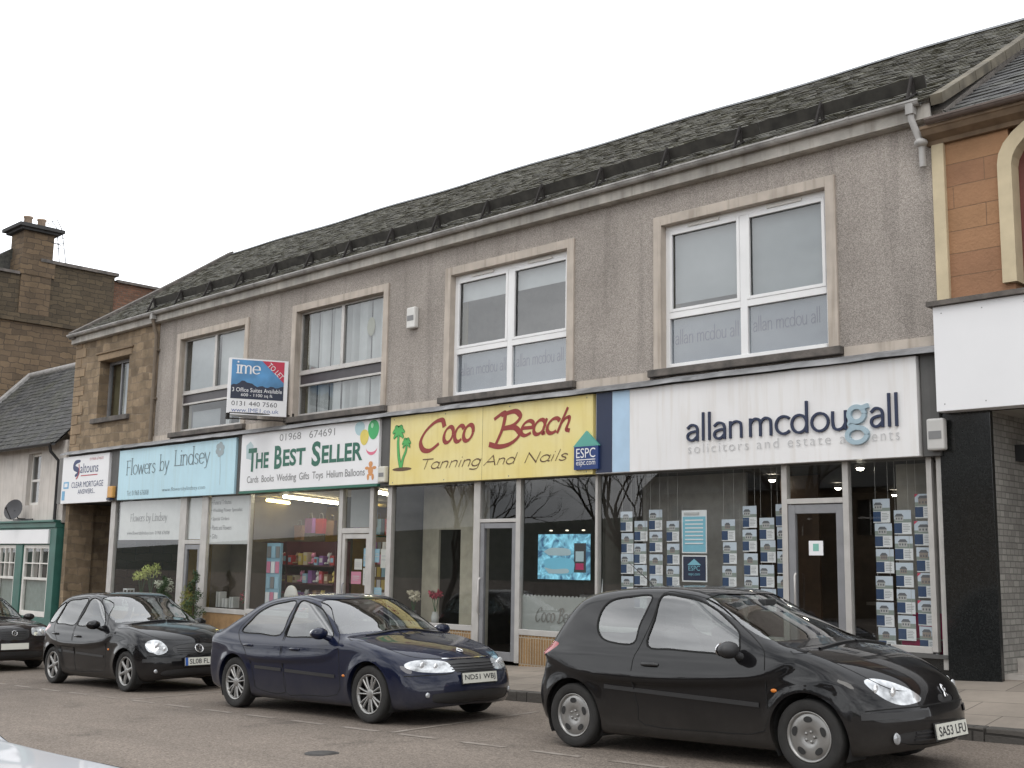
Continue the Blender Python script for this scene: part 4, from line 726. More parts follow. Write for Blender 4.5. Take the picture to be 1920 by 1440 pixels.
# -- florist
t = board('shop_sign', -27.2, -21.93, 2.985, 4.205, m_ltblue, 'pale blue sign with thin grey lettering and a faint flower, above the florist')
fg = flat('slate_letter', (.13,.17,.19))
script('Flowers', PS, (-26.8,3.59,-25.39,3.98), fg, t, w=.13, t=.06, ang=10, serif=True); script('by', PS, (-25.19,3.52,-24.76,4.0), fg, t, w=.13, t=.06, ang=10, serif=True); script('Lindsey', PS, (-24.51,3.60,-22.98,4.11), fg, t, w=.13, t=.06, ang=10, serif=True)
sans('www.flowersbylindsey.com', PS, (-25.0,3.10,-23.1,3.22), fg, t, bold=-.012); sans('Tel: 01968 676008', PS, (-26.7,3.08,-25.64,3.20), fg, t, bold=-.012)
m = MB(); fl_ = flat('faint_flower', (.30,.36,.38))
for k_, a in enumerate(range(0, 360, 60)):
    c = (-22.56+.10*math.cos(R(a+20)), 3.98+.10*math.sin(R(a+20))); m.add([PS.p(c[0]+.085*math.cos(R(q))*1.0, c[1]+.07*math.sin(R(q)), .003+.0004*k_) for q in range(0, 360, 30)], [list(range(12))])
band2(m, [(-22.56,3.9),(-22.52,3.6),(-22.5,3.2)], [.007]*3, .0022); m.build('flower', fl_, t)
# -- solicitor and mortgage sign at the pend
t = board('shop_sign', -30.35, -27.74, 2.97, 4.2, m_whitec, 'white sign with small navy and red lettering, above the dark stone passage')
MB().box(-30.6,-30.36,-.19,.0,2.98,4.19).build('end_box', m_grey, t)
nav = flat('logo_navy', (.03,.05,.14)); lrd = flat('logo_red', (.45,.06,.08))
m = MB(); band2(m, C_((-29.32,4.06),(-29.6,4.03),(-29.66,3.9),(-29.45,3.83),(-29.40,3.74),(-29.6,3.68)), [.02+.05*math.sin(math.pi*i/30)**.6 if i < 31 else .01 for i in range(31)], .003); m.build('logo', nav, t)
m = MB(); band2(m, C_((-29.4,3.98),(-29.36,3.8),(-29.42,3.66),(-29.52,3.6)), [.02]*19, .0045); m.build('logo', lrd, t)
sans('altouns', PS, (-29.3,3.74,-28.3,3.99), nav, t, bold=.0); sans('01968 674601', PS, (-28.8,4.05,-28.05,4.12), lrd, t, bold=-.01); MB().box(-29.25,-28.32,-.204,-.2005,3.66,3.685).build('logo_line', lrd, t)
sans('CLEAR MORTGAGE', PS, (-29.75,3.37,-27.98,3.52), nav, t); sans('ANSWERS...', PS, (-29.36,3.2,-28.39,3.325), nav, t)
bl = flat('logo_blue', (.16,.40,.62)); m = MB(); m.box(-30.22,-29.92,-.204,-.2005,3.36,3.54); m.box(-30.28,-30.12,-.206,-.2005,3.06,3.30); m.build('logo', bl, t); MB().box(-30.16,-29.98,-.207,-.2045,3.40,3.50).build('logo_inner', m_whitec, t)
sans('0131 555', PS, (-28.8,3.06,-28.2,3.13), bl, t, bold=-.01) if False else None
# -- house shaped property centre sign
t = empty('house_shaped_sign', (-11.87, -.21, 3.06), 'small navy house shaped sign with teal roof, at the right end of the yellow sign', 'sign')
m = MB(); m.box(-12.12,-11.63,-.245,-.205,3.06,3.42); m.build('panel', flat('deep_blue', (.012,.04,.17)), t)
m = MB(); m.prism([(-12.14,3.421),(-11.61,3.421),(-11.87,3.66)], 'y', -.246, -.205); m.build('roof_panel', flat('teal', (.10,.36,.30)), t)
PE = Plane((0,-.245,0)); sans('ESPC', PE, (-12.07,3.24,-11.68,3.39), m_whitec, t, bold=.0); MB().box(-12.07,-11.68,-.249,-.246,3.205,3.218).build('rule', m_whitec, t); sans('espc.com', PE, (-12.07,3.10,-11.68,3.185), m_whitec, t)
# -- to let board on brackets between the two left upper windows
t = empty('to_let_board', (-20.2, -.06, 4.5), 'blue, red and white to let board projecting between the two left upper windows', 'letting board')
u_ = Vector((.45, .893, 0)).normalized(); o_ = Vector((-20.75, -1.19, 4.525)); PB = Plane(o_, u_); W_, H_ = 1.2, 1.17
nrm = PB.n
def slab(m, pl, x0, x1, y0, y1, d0, d1): m.add([pl.p(x, y, d) for d in (d0, d1) for x, y in ((x0,y0),(x1,y0),(x1,y1),(x0,y1))], [(3,2,1,0),(4,5,6,7),(0,1,5,4),(1,2,6,5),(2,3,7,6),(3,0,4,7)])
m = MB(); slab(m, PB, 0, W_, 0, H_, -.02, 0)
m.build('board', m_whitec, t)
u3 = Vector((-.45, .893, 0)).normalized(); P2 = Plane(o_+Vector((-.03,0,0)), u3)
m = MB(); slab(m, P2, 0, W_, 0, H_, 0, .02); m.build('back_board', m_whitec, t)
mb_ = pm('poster_blue', (.08,.27,.52), .35, vs=2.2, var=.3); shape(PB, [(.05,.33),(1.12,.33),(1.12,1.14),(.05,1.14)], mb_, t, 'blue_field', .002)
hill_ = [(.05,.33),(1.12,.33),(1.12,.63)]+[(1.12-1.07*i/20, .60+.018*math.sin(i*1.7)+.10*math.exp(-((i-15)/3.0)**2)) for i in range(1, 20)]+[(.05,.60)]
shape(PB, hill_, flat('poster_night', (.018,.025,.05)), t, 'dark_skyline', .004)
shape(PB, [(.66,1.14),(1.12,1.14),(1.12,.70)], flat('poster_red', (.52,.03,.07)), t, 'red_corner', .0045)
script('ime', PB, (.15,.86,.62,1.10), m_whitec, t, w=.2, t=.1, ang=5, serif=True, d=.006)
dg = Vector((.72,-.69,0)).normalized(); PD = Plane(PB.p(.80,1.08,.005), u_*dg.x+Vector((0,0,1))*dg.y, u_*(-dg.y)+Vector((0,0,1))*dg.x)
sans('TO LET', PD, (.0,-.055,.40,.055), m_whitec, t)
sans('3 Office Suites Available', PB, (.08,.475,1.09,.56), m_whitec, t, d=.006); sans('600 - 1100 sq ft', PB, (.26,.365,.90,.445), m_whitec, t, d=.006)
sans('0131 440 7560', PB, (.08,.185,1.0,.28), m_ink, t, bold=-.005); sans('www.IME1.co.uk', PB, (.08,.055,1.04,.14), flat('web_blue', (.12,.17,.36)), t, bold=0)
m = MB()
for z in (4.56, 4.68): m.tube([(-20.2,-.0,z-.12),(-20.45,-.6,z-.12),(-20.74,-1.15,z-.12)], .014, 6)
m.box(-20.3,-20.1,-.03,0,4.36,4.6); m.box(-20.78,-20.72,-1.2,-1.14,4.42,4.55); m.build('bracket', m_iron, t)
# =================================================================== small fixtures on the front
def alarm(x0, x1, z0, z1, y1, col, label, mark=None):
    t = empty('alarm_box', ((x0+x1)/2, y1, z0), label, 'alarm box'); m = MB(); m.box(x0, x1, y1-.11, y1, z0, z1); m.build('casing', flat('alarm_%d' % len(MATS), col), t, bevel=.025)
    m = MB(); m.box(x0+.03, x1-.03, y1-.114, y1-.111, z0+(z1-z0)*.35, z0+(z1-z0)*.6) if mark != 'strobe' else m.box(x0+.04, x1-.04, y1-.14, y1-.05, z0-.05, z0-.001); m.build('badge' if mark != 'strobe' else 'strobe', m_mgrey if mark != 'strobe' else m_navy, t)
alarm(-16.46, -16.22, 5.9, 6.3, 0, (.66,.65,.62), 'white alarm box high on the roughcast between the second and third upper windows', 'x')
alarm(-6.36, -6.14, 3.04, 3.43, -.155, (.50,.49,.47), 'pale grey alarm box beside the black granite pillar', 'x')
alarm(-16.96, -16.76, 3.04, 3.34, -.152, (.62,.60,.52), 'small cream alarm box between the white sign and the yellow sign', 'x')
alarm(-27.62, -27.36, 3.05, 3.34, -.152, (.62,.34,.10), 'small orange alarm box between the passage sign and the pale blue sign', 'strobe')
t = empty('satellite_dish', (-32.95, -.02, 2.6), 'dark satellite dish on the white cottage wall above the green shop front', 'satellite dish')
m = MB(); dn = Vector((.55,-.75,.3)).normalized(); du = dn.cross(Vector((0,0,1))).normalized(); dv = du.cross(dn); c0 = Vector((-32.9,-.38,2.87)); vs = []; 
for r_ in (0, .1, .2, .27):
    for a in range(0, 360, 20): vs.append(c0+du*r_*math.cos(R(a))+dv*r_*1.12*math.sin(R(a))-dn*(.06-.8*r_*r_))
m.add(vs, [(i*18+k, i*18+(k+1)%18, (i+1)*18+(k+1)%18, (i+1)*18+k) for i in range(3) for k in range(18)], sm=True); m.build('dish', pm('dish_grey', (.06,.06,.065), .6), t)
m = MB(); m.tube([(-32.95,0,2.62),(-32.95,-.2,2.62),(-32.92,-.33,2.85)], .02, 6); m.tube([c0-dv*.28, c0+dn*.33-dv*.1], .012, 6); m.ell(c0+dn*.35-dv*.09, (.035,.035,.035), 6); m.box(-33.6,-32.3,-.08,-.05,2.58,2.62); m.build('arm', m_black, t)
# =================================================================== things in the windows
def paper(x0, x1, z0, z1, y, mats, label, name='poster', bands=None, cat='poster', grp=None):
    t = empty(name, ((x0+x1)/2, y, z0), label, cat, grp); MB().box(x0, x1, y, y+.003, z0, z1).build('sheet', mats[0], t)
    for j, (a, b, c, d, mi) in enumerate(bands or []): MB().box(x0+(x1-x0)*a, x0+(x1-x0)*b, y-.002-.001*(j+1), y-.001, z0+(z1-z0)*c, z0+(z1-z0)*d).build('print', mats[mi], t)
    return t
cy = flat('poster_cyan', (.22,.50,.62)); 
t = paper(-10.32, -9.88, 1.79, 2.41, .12, [m_whitec, cy, m_lgrey], 'pale blue poster with white heading in the estate agent window', bands=[(.04,.96,.03,.85,1)]+[(.14,.86,.75-.09*q,.78-.09*q,0) for q in range(7)]+[(.1,.7,.89,.95,2)])
t = paper(-10.32, -9.88, 1.38, 1.76, .12, [m_whitec, m_navy, cy], 'navy poster with small house emblem, below the pale blue poster', bands=[(.05,.95,.05,.95,1)])
PP = Plane((0,.115,0)); shape(PP, [(-10.22,1.62),(-9.98,1.62),(-10.10,1.71)], cy, t, 'emblem_roof', .002); sans('ESPC', PP, (-10.2,1.54,-10.0,1.61), cy, t, d=.003); sans('espc.com', PP, (-10.2,1.46,-10.0,1.50), cy, t, d=.003)
# hanging property cards
gsky, ghs, ghs2, grf, glw = flat('photo_sky', (.58,.64,.72)), flat('photo_house', (.46,.45,.44)), flat('photo_brick', (.30,.25,.22)), flat('photo_roof', (.13,.135,.15)), flat('photo_lawn', (.26,.30,.27))
m_cnavy = flat('card_navy', (.025,.06,.14)); m_cpink = flat('card_sold_flash', (.62,.08,.14))
def card_mesh(k):
    rr = random.Random(k); m = MB(); w, h = .236, .305
    m.box(0, w, 0, .002, 0, h, 0); f = -.001
    def q(x0, z0, x1, z1, mi, d): m.quad((x0,-d,z0),(x1,-d,z0),(x1,-d,z1),(x0,-d,z1), mi)
    q(.0, .148, w, h, 1, .001); q(.0, .148, w, .148+.05*rr.uniform(.7,1.3), 5, .0015)
    hx = rr.uniform(.01,.06); hw = rr.uniform(.09,.15); hz = .17; hh = rr.uniform(.05,.08)
    q(hx, hz, min(hx+hw, w), hz+hh, 2 if rr.random() < .6 else 3, .002); a = (hx-.008,-.0025,hz+hh); b = (min(hx+hw+.008, w),-.0025,hz+hh)
    m.add([a, b, (b[0]-.03,-.0025,min(.295,hz+hh+.035)), (a[0]+.03,-.0025,min(.295,hz+hh+.035))], [(0,1,2,3)], 4)
    for j in range(3): q(hx+.012+j*hw*.3, hz+.015, hx+.03+j*hw*.3, hz+.04, 4, .003)
    q(.0, .012, w*.46, .142, 6, .001)
    for j in range(5): q(w*.52, .115-j*.02, w*rr.uniform(.75,.95), .120-j*.02, 4, .001)
    if k % 4 == 1: m.add([(0,-.004,.262),(.05,-.004,h),(0,-.004,h)], [(0,1,2)], 7)
    return m
CV = []
COLS = [(-11.55,2.42,4),(-11.28,2.26,4),(-11.0,2.43,4),(-10.67,2.26,4),(-9.70+.02,2.27,4),(-9.33,2.45,4),(-9.06,2.29,4),(-8.79,2.47,4),(-7.33,2.50,6),(-7.06,2.34,5),(-6.78,2.54,6)]
CN = ['leftmost column in the estate agent window','second column from the left in the estate agent window','third column from the left in the estate agent window','column just left of the pale blue poster','first column right of the pale blue poster','second column right of the pale blue poster','third column right of the pale blue poster','column just left of the estate agent door','first column right of the estate agent door','second column right of the estate agent door','column nearest the black granite pillar']
ON = ['top','second','third','fourth','fifth','lowest']
cmat = [m_whitec, gsky, ghs, ghs2, grf, glw, m_cnavy, m_cpink]; cm_ = []
for k_ in range(6): o = card_mesh(k_).build('property_card', cmat); cm_.append(o.data); bpy.data.objects.remove(o)
ci = 0
for (x, zt, nr), cn in zip(COLS, CN):
    for r_ in range(nr):
        o = bpy.data.objects.new('property_card', cm_[(ci*5+r_*3) % 6]); S.collection.objects.link(o); o.location = (x+random.uniform(-.012,.012), .22, zt-.30-r_*.328+random.uniform(-.01,.01)); o.rotation_euler = (0, 0, R(random.uniform(-4, 4))); ci += 1
        tag(o, '%s property card, %s' % (ON[r_], cn), 'property card', 'property cards hanging in the estate agent window')
    m = MB()
    for xx in (x+.02, x+.195): m.tube([(xx,.226,zt-.3-(nr-1)*.328),(xx,.226,2.98)], .0025, 4)
    tag(m.build('hanging_wire', m_alu), 'thin wires holding property cards, %s' % cn, 'wire', 'wires holding the property cards')
paper(-8.16, -7.95, 1.77, 1.96, -.003, [m_whitec, flat('sticker_green', (.2,.45,.38))], 'small white sticker on the estate agent door', 'door_sticker', [(.3,.7,.3,.8,1)], 'sticker')
# magenta chair, ladder
t = empty('magenta_chair', (-6.85, .5, .3), 'magenta chair behind the rightmost property cards', 'chair'); mg_ = flat('magenta', (.42,.01,.10))
MB().box(-7.05,-6.65,.62,.66,.74,1.06).build('backrest', mg_, t, bevel=.01); MB().box(-7.05,-6.65,.3,.62,.66,.72).build('seat', mg_, t, bevel=.01)
for x in (-7.03,-6.7):
    for y in (.32,.62): MB().box(x,x+.035,y,y+.035,.3,.659).build('leg', mg_, t)
t = empty('step_ladder', (-12.0, .45, .2), 'white A-shaped step ladder at the right end of the salon window', 'ladder')
m = MB()
for y in (.32, .55): m.tube([(-12.15,y,.1),(-11.98,y,1.38),(-11.90,y,1.38),(-11.86,y,.1)], .018, 6)
m.build('frame', m_upvc, t); m = MB()
for z in (.4,.7,1.0,1.3): m.box(-12.09+.12*(z-.4),-11.99+.02*z,.32,.55,z,z+.02)
m.build('rungs', m_alu, t)
# salon poster: blue lit panel
m_tan, tt, bb = nodes('blue_lit_poster'); l = tt.links.new; c = tt.nodes.new('ShaderNodeTexCoord'); n_ = tt.nodes.new('ShaderNodeTexNoise'); n_.inputs['Scale'].default_value = 5; n_.inputs['Distortion'].default_value = 1.5; l(c.outputs['Object'], n_.inputs['Vector'])
r_ = tt.nodes.new('ShaderNodeValToRGB'); r_.color_ramp.elements[0].position = .35; r_.color_ramp.elements[1].position = .68; r_.color_ramp.elements[0].color = (.02,.08,.16,1); r_.color_ramp.elements[1].color = (.25,.62,.78,1); l(n_.outputs['Fac'], r_.inputs[0]); l(r_.outputs[0], bb.inputs['Base Color']); l(r_.outputs[0], bb.inputs['Emission Color']); bb.inputs['Emission Strength'].default_value = .45
t = paper(-13.25, -12.12, 1.36, 2.08, .16, [m_tan, flat('bed_shell', (.42,.55,.60)), m_ink, mg_, flat('bed_glow', (.18,.55,.75))], 'glowing blue sunbed poster hung in the tanning salon window', 'sunbed_poster', [(.70,.92,.16,.80,2),(.73,.88,.22,.36,3),(.73,.88,.40,.62,1)])
PT = Plane((0,.155,0)); shape(PT, C_((-13.12,1.80),(-12.95,1.86),(-12.6,1.85),(-12.52,1.78),(-12.6,1.74),(-13.0,1.74)), MATS['bed_shell'], t, 'sunbed_lid', .002); shape(PT, C_((-13.12,1.66),(-12.9,1.70),(-12.5,1.68),(-12.45,1.55),(-12.55,1.44),(-13.05,1.46)), MATS['bed_glow'], t, 'sunbed_base', .003); shape(PT, C_((-13.1,1.55),(-12.9,1.52),(-12.6,1.53),(-12.6,1.46),(-13.0,1.45)), MATS['bed_shell'], t, 'sunbed_front', .004)
for x in (-13.0,-12.65,-12.3):
    m = MB(); m.ell((x,.2,2.14),(.03,.03,.012),6); tag(m.build('poster_spotlight', lamp('spot_glow', (1,.9,.7), 1.0) if 'spot_glow' not in MATS else MATS['spot_glow']), 'small warm spotlight over the %s of the blue sunbed poster' % {-13.0:'left side',-12.65:'middle',-12.3:'right side'}[x], 'spotlight')
# flowers in the salon window
def leafcloud(n, c, r, size, rr, shell=.3):
    m = MB()
    for _ in range(n):
        d = Vector((rr.gauss(0,1), rr.gauss(0,1), rr.gauss(0,1))).normalized(); k = (shell+(1-shell)*rr.random())**.5; p = Vector((c[0]+d.x*r[0]*k, c[1]+d.y*r[1]*k, c[2]+d.z*r[2]*k))
        a = Vector((rr.gauss(0,1), rr.gauss(0,1), rr.gauss(0,1))).normalized(); b = a.cross(d+Vector((.01,.02,.03))).normalized(); s_ = size*rr.uniform(.6,1.3)
        m.add([p-a*s_, p+b*s_*.4, p+a*s_, p-b*s_*.4], [(0,1,2,3)])
    return m
rr = random.Random(4)
def vase(x, y, z, h, cols, label, pot, fr=.09):
    t = empty('flower_vase', (x, y, z), label, 'vase'); m = MB(); m.lathe([(.035,0),(.06,.02),(.075,.12),(.05,.2),(.055,.22)], (x,y,z), 14); m.build('vase', pot, t)
    m = MB(); heads = []
    for q in range(5): a = 2*math.pi*q/5; e = (x+fr*math.cos(a)*.9, y+fr*.6*math.sin(a), z+h*rr.uniform(.8,1)); m.tube([(x,y,z+.2),((x+e[0])/2,(y+e[1])/2,z+h*.6),e], .006, 5); heads.append(e)
    m.build('stems', m_dgrn, t); m = MB()
    for e in heads: q = leafcloud(46, e, (fr*.65,fr*.65,fr*.6), .04, rr); m.add(q.v, q.f)
    m.build('blooms', cols, t)
pt_g = flat('pot_white', (.5,.5,.48)); yg = flat('yellow_green_bloom', (.58,.64,.18)); 
vase(-27.0, .5, .45, .85, yg, 'left vase of yellow green blooms in the florist window', pt_g, .2); vase(-26.45, .45, .45, .95, yg, 'tall vase of yellow green blooms right of the other one in the florist window', pt_g, .2)
vase(-25.9, .5, .42, .6, flat('pale_bloom', (.55,.58,.45)), 'short vase of pale blooms in the florist window', pt_g, .2)
vase(-16.55, .35, .5, .55, flat('cream_bloom', (.55,.5,.38)), 'vase of cream flowers at the left of the tanning salon window', m_mgrey, .09); vase(-15.95, .35, .5, .6, flat('crimson_bloom', (.35,.03,.06)), 'vase of crimson flowers in the tanning salon window', pt_g, .1)
t = empty('white_lantern', (-27.35, .35, .42), 'white lantern in the left corner of the florist window', 'lantern'); m = MB(); m.box(-27.45,-27.25,.25,.45,.42,.46); m.box(-27.45,-27.25,.25,.45,.80,.84)
for x in (-27.45,-27.27):
    for y in (.25,.43): m.box(x,x+.02,y,y+.02,.46,.8)
m.build('frame', m_upvc, t); m = MB(); m.lathe([(.05,0),(.05,.22),(.0,.22)], (-27.35,.35,.46), 12); m.build('candle', m_wood, t)
for x, w_, h, lb in ((-23.6+.45,.16,.34,'tall white gift box at the left of the florist side window'),(-22.9,.2,.2,'low white gift box beside the tall one in the florist side window'),(-22.6,.14,.24,'cream gift box, third along the florist side window sill')):
    t = empty('gift_box', (x+w_/2, .35, .54), lb, 'gift box'); MB().box(x,x+w_,.25,.42,.545,.54+h).build('box', pt_g, t, bevel=.004); MB().box(x+w_*.42,x+w_*.58,.247,.423,.546,.543+h).build('ribbon', m_mgrey, t)
t = empty('floral_wreath', (-22.1, .5, .7), 'dark red floral arrangement at the right of the florist side window', 'flowers'); q = leafcloud(160, (-22.1,.4,.75), (.22,.12,.2), .05, rr); q.build('foliage', m_dgrn, t); q = leafcloud(60, (-22.1,.36,.78), (.2,.12,.18), .04, rr); q.build('blooms', MATS['crimson_bloom'], t)
# card shop stock: red shelf unit with goods, stand, spinner
mred = flat('shelf_red', (.075,.016,.022))
pal = [('pink',(.62,.22,.32)),('white',(.62,.60,.56)),('yellow',(.6,.45,.12)),('pale blue',(.30,.48,.58)),('red',(.45,.05,.05)),('cream',(.55,.46,.32)),('purple',(.25,.10,.28)),('brown',(.22,.12,.06))]
pmats = {n_: flat('stock_'+n_.replace(' ', '_'), c_) for n_, c_ in pal}
SZ = [.72, 1.12, 1.5]
def shelf_frame(SX0, SX1, SY, label):
  t = empty('shelf_unit', ((SX0+SX1)/2, SY+.2, -.1), label, 'shelves'); m = MB(); m.box(SX0,SX0+.03,SY,SY+.35,-.1,2.0); m.box(SX1-.03,SX1,SY,SY+.35,-.1,2.0); m.box(SX0,SX1,SY+.35,SY+.37,-.1,2.0); m.build('frame', mred, t)
  for z in SZ: MB().box(SX0+.03,SX1-.03,SY-.05,SY+.35,z-.03,z).build('shelf', mred, t)
RW = {0:'lowest',1:'middle',2:'top'}
shelf_frame(-21.55, -19.75, .95, 'dark red shelf unit full of gifts at the right of the card shop window'); shelf_frame(-23.4, -21.6, 1.05, 'dark red shelf unit full of gifts at the left, behind the pale blue card stand')
for SX0, SY, WH_ in ((-21.55,.95,'dark red'),(-23.4,1.05,'left red')):
  for si, z in enumerate(SZ):
    for q in range(9):
        x = SX0+.12+q*.19; cn = pal[(q*3+si*2) % 8][0]; toy = (q+si) % 3 == 0
        lb = '%s %s on the %s %s shelf, %s from the left' % (cn, 'soft toy' if toy else 'gift box', RW[si], WH_, ['first','second','third','fourth','fifth','sixth','seventh','eighth','ninth'][q])
        if toy:
            m = MB(); m.ell((x,SY+.12,z+.085),(.065,.06,.085),8); m.ell((x,SY+.10,z+.2),(.055,.05,.052),8); m.ell((x-.04,SY+.11,z+.245),(.02,.015,.022),6); m.ell((x+.04,SY+.11,z+.245),(.02,.015,.022),6); m.ell((x-.05,SY+.05,z+.04),(.025,.05,.025),6); m.ell((x+.05,SY+.05,z+.04),(.025,.05,.025),6)
            tag(m.build('soft_toy', pmats[cn]), lb, 'soft toy', 'gifts on the red shelves')
        else:
            w_, h = rr.uniform(.1,.16), rr.uniform(.14,.27); e = empty('gift_box', (x, SY+.1, z), lb, 'gift box', 'gifts on the red shelves'); MB().box(x-w_/2,x+w_/2,SY+.02,SY+.18,z+.001,z+h).build('carton', pmats[cn], e, bevel=.004); MB().box(x-w_*.35,x+w_*.35,SY+.017,SY+.019,z+h*.3,z+h*.75).build('label', pmats[pal[(q*5+si+1) % 8][0]], e)
t = empty('card_stand', (-21.15, .5, .57), 'pale blue card stand at the left of the card shop window', 'card stand'); MB().box(-21.42,-20.92,.38,.44,.575,1.95).build('panel', flat('stand_blue', (.25,.42,.52)), t)
for r_ in range(4):
    for c_ in range(3): MB().box(-21.39+c_*.16,-21.26+c_*.16,.365,.375,.68+r_*.32,.92+r_*.32).build('card', [m_whitec, pmats['pale blue'], pmats['pink'], m_mgrey][(r_+c_*2) % 4], t)
t = empty('round_gift_stand', (-20.6, .35, .57), 'round silver gift plate on the sill of the card shop window', 'gift'); m = MB(); m.lathe([(.02,0),(.2,.0),(.24,.03),(.24,.045),(.0,.045)], (-20.55,.40,.84), 24, axis='y'); m.build('plate', pmats['white'], t); MB().box(-20.68,-20.42,.4,.5,.575,.63).build('foot', m_ink, t); MB().box(-20.3,-20.05,.3,.45,.575,.80).build('red_card', pmats['red'], t)
rr2 = random.Random(8)
for q in range(10):
    x = -19.9+q*.14; h = rr2.uniform(.12,.3); cn = pal[q % 8][0]; lb = '%s gift standing on the card shop sill, %s from the plate end' % (cn, ['first','second','third','fourth','fifth','sixth','seventh','eighth','ninth','tenth'][q])
    e = empty('sill_gift', (x, .3, .57), lb, 'gift', 'gifts on the card shop sill'); MB().box(x-.05,x+.05,.22,.34,.575,.57+h).build('carton', pmats[cn], e, bevel=.004); MB().box(x-.035,x+.035,.217,.219,.6,.57+h*.7).build('label', pmats[pal[(q+3) % 8][0]], e)
hb = random.Random(21)
for q in range(9):
    x, z = -23.0+q*.42, 2.02+hb.uniform(0,.3); cn = ['brown','purple','red','brown','yellow','purple','brown','pale blue','red'][q]; e = empty('hanging_bag', (x, 2.3, z), '%s gift bag hanging above the red shelves, %s from the left' % (cn, ['first','second','third','fourth','fifth','sixth','seventh','eighth','ninth'][q]), 'gift bag', 'gift bags hanging in the card shop'); MB().prism([(x-.13,z),(x+.13,z),(x+.15,z+.34),(x-.15,z+.34)], 'y', 2.25, 2.35).build('bag', pmats[cn], e); m = MB(); m.tube([(x-.08,2.3,z+.34),(x-.05,2.3,z+.46),(x+.05,2.3,z+.46),(x+.08,2.3,z+.34)], .006, 4); m.build('handle', m_mgrey, e)
t = empty('wall_rack', (-19.0, 1.6, -.1), 'tall card rack full of greeting cards behind the shop window, right of the red shelves', 'card rack'); MB().box(-19.7,-18.45,1.75,1.8,-.1,2.1).build('panel', flat('rack_wood', (.16,.10,.05)), t)
rk = random.Random(12)
for r_ in range(6):
    for c_ in range(8): MB().box(-19.66+c_*.15,-19.55+c_*.15,1.735,1.745,.5+r_*.26,.70+r_*.26).build('card', [m_whitec, pmats['pale blue'], pmats['pink'], pmats['yellow'], pmats['cream'], pmats['red'], m_mgrey, pmats['purple']][rk.randrange(8)], t)
m = MB(); rb = random.Random(2)
for x in np.arange(-25.2, -17.2, .32):
    for z in (1.2, 1.65, 2.05):
        if rb.random() < .85: m.box(x, x+.27, 6.0, 6.3, z, z+rb.uniform(.2,.38), rb.randrange(4))
o = m.build('back_wall_stock', [m_ink, pmats['brown'], pmats['purple'], m_dgrn]); tag(o, kind='stuff'); o['label'] = 'mass of dark gift stock on shelves along the back wall of the card shop'
PPL = [(-18.14,-17.98+.0,1.44,1.64,'white bear shaped notice','white'),(-17.93,-17.7,1.44,1.64,'white notice','white'),(-18.02,-17.72,1.17,1.40,'pink poster','pink'),(-17.66,-17.555,1.50,1.84,'green and white leaflet','pale blue'),(-17.66,-17.555,1.15,1.47,'white price list','white')]
for x0, x1, z0, z1, lb, cn in PPL[1:]: paper(x0, x1, z0, z1, .028, [pmats[cn], m_lgrey], lb+' taped inside the card shop door', 'notice', [(.15,.85,.6,.66,1),(.15,.85,.45,.5,1),(.15,.7,.3,.34,1)], 'notice')
for x0, x1, z0, z1, lb, cn in ((-17.33,-17.19,1.58,1.83,'green leaflet','pale blue'),(-17.15,-16.96,1.48,1.83,'white notice','white'),(-17.32,-17.1,.95,1.12,'blue notice low','pale blue')): paper(x0, x1, z0, z1, .03, [pmats[cn], m_lgrey], lb+' in the narrow window right of the card shop door', 'notice', [(.15,.85,.6,.66,1),(.15,.85,.4,.46,1)], 'notice')
# lit fluorescent tubes in the card shop, spotlights in the estate agent's
m_tube = lamp('white_tube', (1,.93,.70), 26); m_tubey = lamp('yellow_tube', (1,.80,.28), 14)
for (a, b, mt, lb) in (((-20.95,.42,2.93),(-22.3,2.95,2.93),m_tube,'long white fluorescent tube nearest the card shop window'),((-21.5,2.6,2.95),(-22.05,3.75,2.95),m_tube,'short fluorescent tube seen through the pane above the card shop door'),((-22.6,1.1,2.93),(-23.6,2.75,2.93),m_tubey,'yellowish fluorescent tube at the left of the card shop'),((-18.15,.7,2.95),(-18.7,1.6,2.95),m_tube,'fluorescent tube by the narrow window right of the card shop door'),((-23.0,4.6,2.95),(-24.2,5.4,2.95),m_tubey,'far fluorescent tube at the back of the card shop')):
    a, b = Vector(a), Vector(b); t = empty('fluorescent_light', a.lerp(b, .5), lb, 'light', 'lights in the card shop'); m = MB(); m.tube([a, b], .03, 8); m.build('tube', mt, t); m = MB(); dd = (b-a).normalized()*.03; m.tube([a+Vector((0,0,.05)), b+Vector((0,0,.05))], .035, 4); m.build('batten', m_upvc, t)
m_spot = lamp('halogen_glow', (1,.93,.78), 30)
for i_, (p_, lb) in enumerate((((-9.77,1.7,2.93),'left of the door, nearest the window'),((-9.83,3.81,2.93),'above the door, further back'),((-7.63,.45,2.93),'right of the door, close to the glass'),((-9.87,5.9,2.93),'deepest in the room'),((-10.9,2.3,2.93),'dim and far left'))):
    t = empty('ceiling_spotlight', p_, 'halogen ceiling spotlight in the estate agent, '+lb, 'light', 'ceiling spotlights'); m = MB(); m.ell(p_, (.05,.05,.03) if i_ < 4 else (.025,.025,.015), 6); m.build('bulb', m_spot, t); m = MB(); m.lathe([(.055,0),(.07,.0),(.07,.05),(.055,.05)], p_, 12); m.build('rim', m_alu, t)
